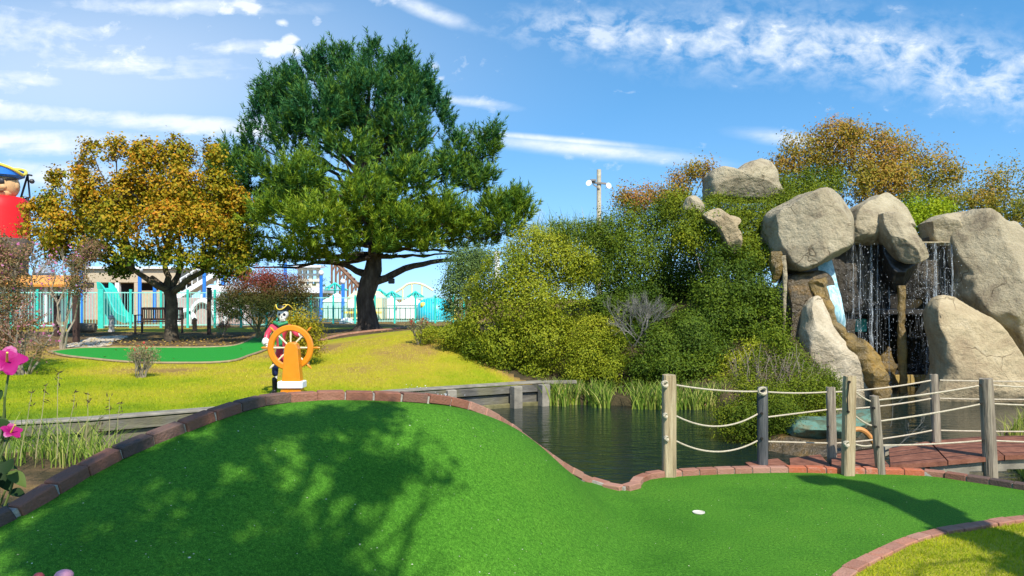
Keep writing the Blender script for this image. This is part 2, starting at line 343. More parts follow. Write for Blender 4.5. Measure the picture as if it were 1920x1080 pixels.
# lawn colour: tint 0 = lush yellow green, ~.5 = dry straw, 1 = bare soil; dark end also carries the left bank's shade
M_lawn = pmat('lawn_grass', [(.0, (.15, .24, .010)), (.2, (.29, .35, .012)), (.42, (.44, .37, .03)), (.6, (.36, .23, .065)), (.8, (.17, .11, .055)), (.9, (.075, .06, .03)), (1, (.05, .042, .022))],
              scale=2.2, rough=.95, bump=.9, bscale=55, attr=.55, spec=.1, nrough=.75, bdist=.05)
def bush_area(x, y):                        # mulched soil under the planting on the hill
    return inpoly(x, y, [(-.9, 19.5), (-.55, 17.2), (.3, 15.9), (1.85, 15.2), (4.2, 15.2), (9, 17), (18, 17), (20, 29), (-1, 29)])
M_turfdir = None
def lawn_tint(x, y):
    t = .17+.18*sn(np.stack([x, y, y*0], -1), .55, 2)+.09*sn(np.stack([x, y, y*0], -1), 1.7, 5)
    t += .34*np.exp(-(((x+8.3)/2.6)**2+((y-16.6)/1.1)**2))        # dry ring round the little rose bush
    t += .25*np.exp(-(((x+3.3)/2.2)**2+((y-16.2)/1.6)**2))+.22*np.exp(-(((x+1.8)/1.8)**2+((y-18.5)/1.6)**2))
    t += .38*np.clip((y-17.6)/1.6, 0, 1)*np.clip((-x-2.5)/3, 0, 1)
    d = polydist(x, y, [(-.9, 19.5), (-.55, 17.2), (.3, 15.9)], False); t = np.maximum(t, .72-.9*d)
    t = np.where(bush_area(x, y), .92, t)
    ek = np.interp(x, [-30, -7.2, -6.3, -4.9, -3.9, -3.2, -2.6, 0], [21.9, 21.9, 21.6, 22.2, 22.6, 23.0, 23.6, 24]); t = np.where((y > ek) & (x < 1), .80+.1*sn(np.stack([x, y, y*0], -1), 1.1, 3), t)
    t = np.where((y > 26.9) & (x < 2), .47+.06*sn(np.stack([x, y, y*0], -1), .8, 3), t); t = np.where(y > 31, .72, t)
    t = np.where((y > 5) & (y < 9.6) & (x < .6), .85, t); t = np.where((y < 9.7) & (x < -1), .84+.15*sn(np.stack([x, y, y*0], -1), 2.5, 3), t)  # brown left bank, darkened in the tint to stand in for its shade
    t = np.where((x > 5) & (y < 14) & (y > 7), .45, t); t = np.where((x > 2.8) & (x < 8.4) & (y > 9.8) & (y < 17.5), .9, t)
    pd = np.where(inpoly(x, y, pond), polydist(x, y, pond), 0); t = np.where(pd > .05, 1.0, t)
    return np.clip(t, 0, 1)
xs = np.concatenate([-np.geomspace(700, 15, 22), np.arange(-14, 16.01, .13), np.geomspace(17, 700, 22)])
ys = np.concatenate([-np.geomspace(300, 5, 12), np.arange(-4, 2.5, .5), np.arange(2.5, 30, .13), np.geomspace(30.5, 1500, 40)])
g = gridmesh('ground', xs, ys, ground_z, M_lawn, None, lawn_tint); tag(g, kind='structure')

# pond
M_water, nt, N, K, b = newmat('pond_water')
b.inputs['Base Color'].default_value = (.006, .016, .014, 1); b.inputs['Roughness'].default_value = .04; b.inputs['IOR'].default_value = 1.33; b.inputs['Specular IOR Level'].default_value = .5
tc = N.new('ShaderNodeTexCoord'); mp = N.new('ShaderNodeMapping'); mp.inputs['Scale'].default_value = (.8, 2.4, 1); K.new(tc.outputs['Object'], mp.inputs[0])
t1 = N.new('ShaderNodeTexNoise'); t1.inputs['Scale'].default_value = 3.2; t1.inputs['Detail'].default_value = 4; t1.inputs['Distortion'].default_value = .8; K.new(mp.outputs[0], t1.inputs[0])
bp = N.new('ShaderNodeBump'); bp.inputs['Strength'].default_value = .5; bp.inputs['Distance'].default_value = .035; K.new(t1.outputs[0], bp.inputs['Height']); K.new(bp.outputs[0], b.inputs['Normal'])
wx = np.linspace(-13.5, 14, 60); wy = np.linspace(6.9, 19, 30)
o = gridmesh('water', wx, wy, lambda X, Y: X*0+WZ, M_water, lambda x, y: polydist(x, y, pond) < .9 if False else (inpoly(x, y, pond) | (polydist(x, y, pond) < .8)))
tag(o, kind='structure')

# near putting green
M_turf, nt, N, K, b = newmat('putting_turf')
tc = N.new('ShaderNodeTexCoord'); t1 = N.new('ShaderNodeTexNoise'); t1.inputs['Scale'].default_value = 210; t1.inputs['Detail'].default_value = 3; t1.inputs['Roughness'].default_value = .8; K.new(tc.outputs['Object'], t1.inputs[0])
t2 = N.new('ShaderNodeTexNoise'); t2.inputs['Scale'].default_value = 1.3; t2.inputs['Detail'].default_value = 5; K.new(tc.outputs['Object'], t2.inputs[0])
r1 = ramp(N, [(.25, (.014, .058, .003)), (.5, (.052, .180, .010)), (.62, (.098, .265, .02)), (.74, (.24, .42, .08)), (.85, (.50, .66, .34))]); K.new(t1.outputs[0], r1.inputs[0])
t4 = N.new('ShaderNodeTexNoise'); t4.inputs['Scale'].default_value = 52; t4.inputs['Detail'].default_value = 4; t4.inputs['Roughness'].default_value = .8; K.new(tc.outputs['Object'], t4.inputs[0]); r4 = ramp(N, [(.3, (.50, .55, .48)), (.5, (1, 1, 1)), (.68, (1.6, 1.42, 1.6))])
K.new(t4.outputs[0], r4.inputs[0]); r2 = ramp(N, [(.3, (.72, .80, .72)), (.5, (1, 1, 1)), (.7, (1.22, 1.10, 1.12))]); K.new(t2.outputs[0], r2.inputs[0])
mx = N.new('ShaderNodeMixRGB'); mx.blend_type = 'MULTIPLY'; mx.inputs[0].default_value = 1; K.new(r1.outputs[0], mx.inputs[1]); K.new(r2.outputs[0], mx.inputs[2]); m4 = N.new('ShaderNodeMixRGB'); m4.blend_type = 'MULTIPLY'; m4.inputs[0].default_value = 1; K.new(mx.outputs[0], m4.inputs[1]); K.new(r4.outputs[0], m4.inputs[2]); K.new(m4.outputs[0], b.inputs['Base Color'])
b.inputs['Roughness'].default_value = .75; b.inputs['Specular IOR Level'].default_value = .12
bp = N.new('ShaderNodeBump'); bp.inputs['Strength'].default_value = .9; bp.inputs['Distance'].default_value = .014; K.new(t4.outputs[0], bp.inputs['Height']); K.new(bp.outputs[0], b.inputs['Normal'])
nb = 300; arc = np.concatenate([[0], np.cumsum(np.hypot(*np.diff(BC[:, :2], axis=0).T))]); sN = np.linspace(0, arc[-1], nb)
top = np.stack([np.interp(sN, arc, BC[:, i]) for i in range(3)], -1)
tz = top[:, :2]; bx = np.interp(sN, [0, arc[-1]], [-6, 10]); tt = np.linspace(0, 1, 110)**1.25
gx = tz[None, :, 0]*(1-tt[:, None])+bx[None]*tt[:, None]; gy = tz[None, :, 1]*(1-tt[:, None])+(-1.5)*tt[:, None]
gz = turf_z(gx, gy); v = np.stack([gx, gy, gz], -1).reshape(-1, 3)
i = np.arange((len(tt)-1)*(nb-1)); a = (i//(nb-1))*nb+i % (nb-1)
o = obj('putting_green', v, np.stack([a, a+nb, a+nb+1, a+1], -1), M_turf, None, True); tag(o, kind='structure')

# brick edging
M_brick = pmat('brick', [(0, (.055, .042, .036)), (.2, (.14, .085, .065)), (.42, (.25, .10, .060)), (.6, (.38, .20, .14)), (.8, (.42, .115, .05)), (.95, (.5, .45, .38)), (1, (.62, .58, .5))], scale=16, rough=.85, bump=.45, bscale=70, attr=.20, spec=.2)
M_mortar = pmat('mortar', [(.3, (.25, .23, .2)), (.7, (.42, .39, .33))], scale=25, rough=.95, bump=.4)
def bricks(path, name, label, tintf, w_=.10, h_=.066, ln=.188, lift=.0, seed=1, mortar=True):
    rr = random.Random(seed); p = np.array(path); ar = np.concatenate([[0], np.cumsum(np.linalg.norm(np.diff(p, axis=0), axis=1))])
    root = thing(name, label, 'brick edging', tuple(p[len(p)//2]))
    mb = MB(); mo = MB(); s_ = 0; pts = []
    while s_+ln < ar[-1]:
        q = Vector([np.interp(s_+ln/2, ar, p[:, k]) for k in range(3)]); a_ = Vector([np.interp(s_, ar, p[:, k]) for k in range(3)]); b_ = Vector([np.interp(s_+ln, ar, p[:, k]) for k in range(3)])
        d = (b_-a_).normalized(); sd_ = d.cross(Vector((0, 0, 1))).normalized(); up = sd_.cross(d).normalized()
        M = Matrix((( d.x, -sd_.x, up.x, 0), (d.y, -sd_.y, up.y, 0), (d.z, -sd_.z, up.z, 0), (0, 0, 0, 1)))
        M = M @ Matrix.Rotation(rr.uniform(-.025, .025), 4, 'Z') @ Matrix.Rotation(rr.uniform(-.02, .02), 4, 'X')
        mb.box(q+up*(h_/2-.012+lift+rr.uniform(-.004, .004)), (ln-.010, w_+rr.uniform(-.005, .004), h_), m=M, t=tintf(q, rr), bev=.006)
        pts.append(a_+up*(h_/2-.014+lift)); s_ += ln
    mb.build('brick', M_brick, root, tint=True)
    # mortar bed: rounded strip, slightly lower than the bricks
    vs = []; fs = []
    for k, q in enumerate(pts):
        a_ = pts[max(k-1, 0)]; b_ = pts[min(k+1, len(pts)-1)]; d = (b_-a_).normalized(); sd_ = d.cross(Vector((0, 0, 1))).normalized(); up = sd_.cross(d)
        hw = w_/2-.013; hh = h_/2-.012
        for sx, sz in ((-hw, -hh-.05), (hw, -hh-.05), (hw, hh), (-hw, hh)): vs.append(q+sd_*sx+up*sz)
    for k in range(len(pts)-1):
        for j in range(4): j2 = (j+1) % 4; fs.append((k*4+j, k*4+j2, k*4+4+j2, k*4+4+j))
    obj('mortar_bed', vs, fs, M_mortar, root)
    return root
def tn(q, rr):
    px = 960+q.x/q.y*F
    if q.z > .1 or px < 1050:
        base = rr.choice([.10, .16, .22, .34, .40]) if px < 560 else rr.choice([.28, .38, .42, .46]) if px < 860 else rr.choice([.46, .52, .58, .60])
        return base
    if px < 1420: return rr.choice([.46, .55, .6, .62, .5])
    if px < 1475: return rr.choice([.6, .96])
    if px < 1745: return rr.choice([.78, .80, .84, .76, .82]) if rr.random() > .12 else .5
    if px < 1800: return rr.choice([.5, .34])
    return rr.choice([.06, .10, .16])  # dark tint stands in for the shadow over the right end
bl = BC.copy()
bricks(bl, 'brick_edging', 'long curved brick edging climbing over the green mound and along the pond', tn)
fr = [tuple(W(px, py, .0)) for px, py in [(1500, 1200), (1545, 1125), (1590, 1080), (1618, 1062), (1650, 1046), (1700, 1022), (1750, 1006), (1800, 996), (1860, 986), (1925, 977), (2050, 968), (2250, 960)]]
FC = catmull([(x, y, float(turf_z(np.array([x]), np.array([y]))[0])) for x, y, z in fr], 6)
bricks(FC, 'brick_edging', 'pale low brick edging curving around the grass patch in the lower right corner', lambda q, rr: rr.choice([.52, .58, .62, .66, .5]), h_=.06, lift=-.012, seed=4)
# grass patch inside that edging
pp = [tuple(q[:2]) for q in FC]+[(9, 3.0), (2.0, 2.0)]
M_patch = pmat('patch_soil', [(.3, (.30, .30, .03)), (.6, (.42, .38, .05)), (.8, (.35, .25, .08))], scale=6, rough=.95, bump=.9, bscale=60, spec=.1, bdist=.03)
def patch_z(X, Y): return turf_z(X, Y)+.006+.04*np.clip(polydist(X, Y, pp)/.3, 0, 1)+.008*sn(np.stack([X, Y, X*0], -1), 4)
o = gridmesh('grass_patch', np.arange(1.8, 9, .05), np.arange(2, 6.6, .05), patch_z, M_patch, lambda x, y: inpoly(x, y, pp)); tag(o, kind='structure')
def blades(name, pts, hgt, wid, mt, lean=.5, parent=None, tint=None, seed=1, segs=1, dirx=None):
    r_ = np.random.RandomState(seed); n = len(pts); pts = np.asarray(pts); th = r_.uniform(0, 6.283, n); hh = hgt*r_.uniform(.6, 1.25, n); ww = wid*r_.uniform(.7, 1.3, n)
    la = r_.uniform(0, 6.283, n); lm = hh*lean*r_.uniform(.1, 1, n); side = np.stack([np.cos(th), np.sin(th), th*0], -1)*ww[:, None]/2
    out = []; L_ = segs+1
    rows = []
    for s_ in range(L_):
        t = s_/segs; c = pts+np.stack([np.cos(la)*lm*t*t, np.sin(la)*lm*t*t, hh*t*(1-.25*lean*t)], -1); k = (1-t)**.7 if s_ == segs else (1-.35*t)
        rows += [c-side*max(k, .08), c+side*max(k, .08)]
    v = np.stack(rows, 1).reshape(-1, 3); m_ = 2*L_; base = np.arange(n)*m_
    f = np.concatenate([np.stack([base+2*s_, base+2*s_+1, base+2*s_+3, base+2*s_+2], -1) for s_ in range(segs)])
    t_ = r_.uniform(0, 1, n) if tint is None else tint
    return obj(name, v, f, mt, parent, False, np.tile(t_, segs))
M_blade = leafmat('grass_blade', [(0, (.16, .25, .006)), (.35, (.38, .42, .010)), (.7, (.58, .50, .03)), (1, (.62, .44, .14))], trans=.3, rough=.7)
def scatter(poly, n, seed=1):
    r_ = np.random.RandomState(seed); a = np.array([q[:2] for q in poly]); x = r_.uniform(a[:, 0].min(), a[:, 0].max(), n*3); y = r_.uniform(a[:, 1].min(), a[:, 1].max(), n*3); k = inpoly(x, y, poly); return x[k][:n], y[k][:n]
x, y = scatter([q for q in pp if q[0] < 9]+[], 60000, 3); k = (x/y < .80) & (y > 3.9) & (polydist(x, y, pp) > .06); x, y = x[k], y[k]
tn_ = np.clip(.38+.22*sn(np.stack([x, y, x*0], -1), 2.2, 4)+.15*np.random.RandomState(1).normal(size=len(x)), 0, 1)
o = blades('grass', np.stack([x, y, patch_z(x, y)-.004], -1), .032, .005, M_blade, 1.1, tint=tn_); tag(o, 'short yellow green grass in the lower right corner patch', 'grass', kind='stuff')
# lawn blades on the far bank
lp = [(-11, 10.2), (-7.15, 10.6), (-6.1, 11.05), (-4.5, 12.15), (-2.2, 14.25), (.1, 15.55), (-.9, 18.5), (-1.6, 20), (-4, 20), (-11, 19)]
x, y = scatter(lp, 52000, 5); dd = lawn_tint(x, y); k = dd < .6; x, y, dd = x[k], y[k], dd[k]
o = blades('grass', np.stack([x, y, ground_z(x, y)-.005], -1), .045, .011, M_blade, .9, tint=np.clip(dd*1.5-.05+.13*np.random.RandomState(2).normal(size=len(x)), 0, 1), seed=6); tag(o, 'mown yellow green lawn grass on the bank beyond the pond', 'grass', kind='stuff')

# far putting strip (lies on the lawn)
fg = [hit(px, py) for px, py in [(92, 662), (150, 655), (230, 654), (330, 654), (400, 653), (440, 650), (465, 641), (485, 630), (520, 622), (545, 640), (505, 655), (470, 668), (430, 680), (330, 683), (240, 681), (170, 675), (120, 669)]]
fgp = catmull([tuple(q) for q in fg]+[tuple(fg[0])], 5)[:, :2]
M_fturf = pmat('far_turf', [(.3, (.012, .20, .02)), (.7, (.025, .27, .03))], scale=30, rough=.85, bump=.2, spec=.15)
xa, xb, ya, yb = fgp[:, 0].min(), fgp[:, 0].max(), fgp[:, 1].min(), fgp[:, 1].max()
o = gridmesh('far_putting_green', np.arange(xa-.1, xb+.1, .07), np.arange(ya-.1, yb+.1, .07), lambda X, Y: ground_z(X, Y)+.035, M_fturf, lambda x, y: inpoly(x, y, fgp)); tag(o, kind='structure')
e = MB(); e.tube([(x, y, GZ(x, y)+.03) for x, y in fgp[:-1]], .034, 6, closed=True, t=.5)
o = e.build('putting_strip_edging', pmat('pale_edging', [(.3, (.24, .17, .09)), (.7, (.36, .28, .16))], 6, .9, .3), None); tag(o, 'low pale edging around the distant green putting strip', 'edging')

# timber bulkhead
M_oldwood = pmat('weathered_timber', [(.2, (.045, .043, .036)), (.5, (.12, .11, .09)), (.8, (.24, .22, .18))], scale=3, rough=.85, bump=.5, bscale=12, stretch=(1, 1, 6), second=([(.3, (.12, .11, .05)), (.7, (.2, .18, .08))], 2, .5))
M_capwood = pmat('cap_timber', [(.25, (.13, .115, .09)), (.75, (.36, .32, .24))], scale=4, rough=.85, bump=.4, bscale=20)
M_wetwood = pmat('wet_timber', [(.3, (.10, .09, .035)), (.7, (.25, .22, .10))], scale=5, rough=.5, bump=.4, bscale=20)
root = thing('timber_bulkhead', 'weathered timber bulkhead holding the lawn along the far side of the pond', 'bulkhead', (-4.5, 11.9, -.45))
def band(a, b, z, h, th, off, mb, ext=0.0):
    a = Vector((a[0], a[1], 0)); b = Vector((b[0], b[1], 0)); d = (b-a); n_ = Vector((d.y, -d.x, 0)).normalized(); c = (a+b)/2+n_*off
    mb.box((c.x, c.y, z), (d.length+ext, th, h), rz=math.atan2(d.y, d.x), bev=.006)
cap, up_, lo, fa = MB(), MB(), MB(), MB()
for i in range(len(bulk)-1):
    a, b = bulk[i], bulk[i+1]; e_ = i*.0011
    band(a, b, .012+e_, .035, .27, .0, cap, .05); band(a, b, -.10+e_, .15, .07, .085, up_, .02); band(a, b, -.31, .23, .05, .03, fa, .02); band(a, b, -.44, .13, .08, .09+e_, lo, .03)
cap.build('cap_board', M_capwood, root); up_.build('wale', M_oldwood, root); fa.build('plank_face', M_oldwood, root); lo.build('waterline_board', M_wetwood, root)
for px, py in [(172, 800), (845, 737), (968, 728), (430, 772), (1020, 722)]:
    dist = {172: 10.55, 845: 14.45, 968: 15.05, 430: 11.65, 1020: 15.35}[px]; x = (px-960)/F*dist
    q = MB(); q.box((x, dist-.04, -.42), (.19, .19, .82), rz=.5, bev=.012); q.build('pile', M_wetwood if px < 500 else M_capwood, root)
rl = MB(); rl.box((.98, 15.62, .0), (.75, .10, .07), rz=.1, bev=.01); rl.box((.95, 15.6, -.28), (.7, .06, .08), rz=.1, bev=.01); rl.build('end_rail', M_capwood, root)
# sunken log in the channel
lg = MB(); a = W(195, 825, -.38); b = W(262, 838, -.44); lg.tube([a, a.lerp(b, .5)+Vector((0, 0, .02)), b], [.08, .07, .045], 9)
o = lg.build('log', M_capwood, None, True); tag(o, 'grey log floating in the narrow water beside the timber bulkhead', 'log')
# cup
q = W(1310, 962, 0); q.z = float(turf_z(np.array([q.x]), np.array([q.y]))[0]); mb = MB()
ring = [(.060, -.10), (.060, .004), (.054, .0045), (.054, -.10)]
mb.lathe(q+Vector((0, 0, .0)), [(.044, .004), (.050, .004), (.050, .010), (.044, .010), (.043, .006)], 28)
o = mb.build('golf_hole', pmat('cup_white', [(.3, (.55, .50, .40)), (.7, (.70, .66, .55))], 5, .5, 0), None, False); tag(o, 'white cup rim set flush in the flat part of the near green', 'golf hole')

# leaf litter and pale specks on the near green and lawn
r_ = np.random.RandomState(33); n = 420; px = r_.uniform(0, 1920, n); py = r_.uniform(775, 1080, n); q = []
for a_, b_ in zip(px, py):
    h_ = hit(a_, b_, turf_z, 2.5, 9)
    if inpoly(np.array([h_.x]), np.array([h_.y]), turf_poly)[0] and not inpoly(np.array([h_.x]), np.array([h_.y]), pp)[0]: q.append((h_.x, h_.y, h_.z+.006))
q = np.array(q); n = len(q); th = r_.uniform(0, 6.28, n); s_ = r_.uniform(.0025, .006, n); s_[:30] *= 1.8; a_ = np.stack([np.cos(th)*s_, np.sin(th)*s_, th*0], -1); b_ = np.stack([-np.sin(th)*s_*.4, np.cos(th)*s_*.4, s_*.3], -1)
v = np.stack([q-a_, q-b_, q+a_, q+b_], 1).reshape(-1, 3); i = np.arange(n)*4
o = obj('litter', v, np.stack([i, i+1, i+2, i+3], -1), leafmat('pale_litter', [(0, (.45, .38, .18)), (.5, (.62, .60, .42)), (1, (.75, .75, .62))], .2), None, False, r_.uniform(0, 1, n)); tag(o, 'pale dry flecks and bits of leaf scattered over the near green', 'litter', kind='stuff')

# fallen leaves under the maple and along the far strip, fountain spray by the bulkhead
r_ = np.random.RandomState(44); n = 900; x = r_.normal(-10.3, 2.2, n); y = r_.normal(22.3, 1.6, n); k = (y > 18) & (y < 27) & ((~inpoly(x, y, fgp)) | (r_.uniform(size=n) < .06)); x, y = x[k], y[k]; n = len(x); z = ground_z(x, y)+.045; th = r_.uniform(0, 6.28, n); s_ = r_.uniform(.025, .045, n)
a_ = np.stack([np.cos(th)*s_, np.sin(th)*s_, th*0], -1); b_ = np.stack([-np.sin(th)*s_*.6, np.cos(th)*s_*.6, s_*.3], -1); q = np.stack([x, y, z], -1); v = np.stack([q-a_, q-b_, q+a_, q+b_], 1).reshape(-1, 3); i = np.arange(n)*4
o = obj('fallen_leaves', v, np.stack([i, i+1, i+2, i+3], -1), leafmat('fallen_leaf', [(0, (.20, .12, .03)), (.5, (.42, .24, .03)), (1, (.50, .38, .10))], .1), None, False, r_.uniform(0, 1, n)); tag(o, 'fallen orange leaves scattered on the ground beneath the maple', 'fallen leaves', kind='stuff')
n = 420; px = r_.normal(785, 34, n); dd = r_.uniform(14.2, 15.4, n); py = 741-np.abs(r_.normal(0, 5.5, n))*np.exp(-((px-780)/45)**2)*1.6; q = np.stack([(px-960)/F*dd, dd, CAMZ-(py-HY)/F*dd], -1); s_ = r_.uniform(.006, .014, n)[:, None]
o6 = np.array([[1, 0, 0], [-1, 0, 0], [0, 1, 0], [0, -1, 0], [0, 0, 1], [0, 0, -1]]); v = (q[:, None, :]+o6[None]*s_[:, None]).reshape(-1, 3); ff = np.array([[0, 2, 4], [2, 1, 4], [1, 3, 4], [3, 0, 4], [2, 0, 5], [1, 2, 5], [3, 1, 5], [0, 3, 5]])
o = obj('fountain_spray', v, (np.arange(n)[:, None, None]*6+ff[None]).reshape(-1, 3), pmat('spray_drops', [(.3, (.75, .85, .9)), (.7, (.9, .95, .98))], 5, .2, 0), None); tag(o, 'fine fountain drops leaping above the bulkhead right of the ship wheel', 'water spray', kind='stuff')
# ================= FOLIAGE TOOLS =================
def leafmesh(name, pos, nrm, size, tint, mt, parent=None, aspect=.55, droop=None, seed=0):
    r_ = np.random.RandomState(seed+9); n = len(pos); nrm = nrm/np.linalg.norm(nrm, axis=1, keepdims=True)
    a = r_.normal(size=(n, 3)); a -= (a*nrm).sum(1, keepdims=True)*nrm; a /= np.linalg.norm(a, axis=1, keepdims=True)+1e-9; b = np.cross(nrm, a)
    s = np.asarray(size)[:, None]; fold = nrm*s*.12
    v = np.stack([pos-a*s*.5, pos-b*s*aspect*.5+fold, pos+a*s*.5, pos+b*s*aspect*.5+fold], 1).reshape(-1, 3); i = np.arange(n)*4
    return obj(name, v, np.stack([i, i+1, i+2, i+3], -1), mt, parent, False, np.clip(tint, 0, 1))
def crown_points(clumps, n, seed=0, shell=.16, per=9, spread=.10, gap=-.25, gapf=1.0, lump=.30, updown=.25, fill=.25):
    """leaf positions in and on lumpy clumps. clumps: (x,y,z,rx,ry,rz)"""
    r_ = np.random.RandomState(seed); c = np.array(clumps, float); wgt = c[:, 3]*c[:, 5]; k = n//per
    idx = r_.choice(len(c), k*2, p=wgt/wgt.sum()); d = r_.normal(size=(len(idx), 3)); d[:, 1] -= .25; d[:, 2] += updown; d /= np.linalg.norm(d, axis=1, keepdims=True)
    lum = 1+lump*sn(d*1.6+idx[:, None]*3.1, 1.4, seed)+lump*.5*sn(d*4+idx[:, None], 1.5, seed+1)
    rad = 1-np.abs(r_.normal(0, shell, len(idx))); inner = r_.uniform(size=len(idx)) < fill; rad = np.where(inner, r_.uniform(.35, .9, len(idx)), rad)
    tw = c[idx, :3]+d*c[idx, 3:6]*(lum*rad)[:, None]
    keep = sn(tw, gapf*2.2, seed+3)+.6*sn(tw, gapf*5, seed+4) > gap; tw, d, idx, lum = tw[keep][:k], d[keep][:k], idx[keep][:k], lum[keep][:k]
    m_ = len(tw); rep = np.repeat(np.arange(m_), per); sp = spread*r_.uniform(.5, 1.4, m_)[rep][:, None]
    off = r_.normal(size=(m_*per, 3))*sp; pos = tw[rep]+off; nr = d[rep]*1.0+r_.normal(size=(m_*per, 3))*.55+np.array([0, -.05, .25])
    ct = r_.uniform(0, 1, len(c))[idx][rep]; tt = r_.uniform(0, 1, m_)[rep]
    return pos, nr, ct, tt, r_.uniform(0, 1, m_*per)
def crown(name, clumps, n, size, mt, parent, seed=0, tint=(.2, .3, .25), aspect=.55, bias=None, **kw):
    pos, nr, ct, tt, lt = crown_points(clumps, n, seed, **kw)
    t = .5+tint[0]*(ct-.5)*2+tint[1]*(tt-.5)*2+tint[2]*(lt-.5)*2
    if bias is not None: t = t+bias(pos)
    r_ = np.random.RandomState(seed+1)
    return leafmesh(name, pos, nr, size*r_.uniform(.6, 1.3, len(pos)), t, mt, parent, aspect, seed=seed)
def cl(lst, d, base=None):               # (px, py, rpx, [dy], [rzpx]) in the photo at distance d -> clumps
    out = []
    for q in lst:
        px, py, rp = q[:3]; dy = q[3] if len(q) > 3 else 0; rz = q[4] if len(q) > 4 else rp
        p = P(px, py, d+dy); out.append((p.x, p.y, p.z, rp*(d+dy)/F, rp*(d+dy)/F*.85, rz*(d+dy)/F))
    return out
def curve(a, b, sag=0, wob=.05, n=6, seed=0):
    r_ = random.Random(seed); a = Vector(a); b = Vector(b); Ln = (b-a).length; pts = []
    for i in range(n+1):
        t = i/n; p = a.lerp(b, t); p.z += sag*Ln*math.sin(math.pi*t)
        if 0 < i < n: p += Vector((r_.uniform(-1, 1), r_.uniform(-1, 1), r_.uniform(-1, 1)))*wob*Ln
        pts.append(p)
    return pts
def limb(mb, a, b, r0, r1, sag=0, wob=.04, n=7, seed=0, sides=7):
    pts = curve(a, b, sag, wob, n, seed); mb.tube(pts, [r0+(r1-r0)*(i/n)**.8 for i in range(n+1)], sides); return pts
def twigs(mb, p, d, ln, r, depth, rr, split=3, spread=.6, shrink=.68, sides=4, up=.1):
    d = d.normalized(); e = p+d*ln; mid = p+d*ln*.5+Vector((rr.uniform(-1, 1), rr.uniform(-1, 1), rr.uniform(-1, 1)))*ln*.07
    mb.tube([p, mid, e], [r, r*.85, r*.65], sides, cap=False)
    tips = []
    if depth <= 0: return [e]
    for _ in range(split):
        nd = d+Vector((rr.uniform(-1, 1), rr.uniform(-1, 1), rr.uniform(-.7, 1)+up))*spread
        tips += twigs(mb, p+d*ln*rr.uniform(.55, 1.0), nd, ln*shrink*rr.uniform(.75, 1.15), r*.6, depth-1, rr, split, spread, shrink, sides, up)
    return tips

M_bark = pmat('dark_bark', [(.3, (.035, .028, .022)), (.55, (.09, .07, .055)), (.75, (.17, .14, .11))], scale=7, rough=.95, bump=1, bscale=16, stretch=(1, 1, .3), bdist=.05, spec=.15)
M_bark2 = pmat('grey_bark', [(.3, (.08, .065, .045)), (.6, (.17, .14, .10)), (.8, (.30, .25, .18))], scale=6, rough=.95, bump=.8, bscale=18, stretch=(1, 1, .4), bdist=.03, spec=.15)
M_twig = pmat('dry_twig', [(.3, (.20, .16, .11)), (.7, (.36, .30, .22))], scale=9, rough=.9, bump=.3)
M_gtwig = pmat('bleached_twig', [(.3, (.10, .095, .075)), (.7, (.23, .215, .18))], scale=9, rough=.9, bump=.3)

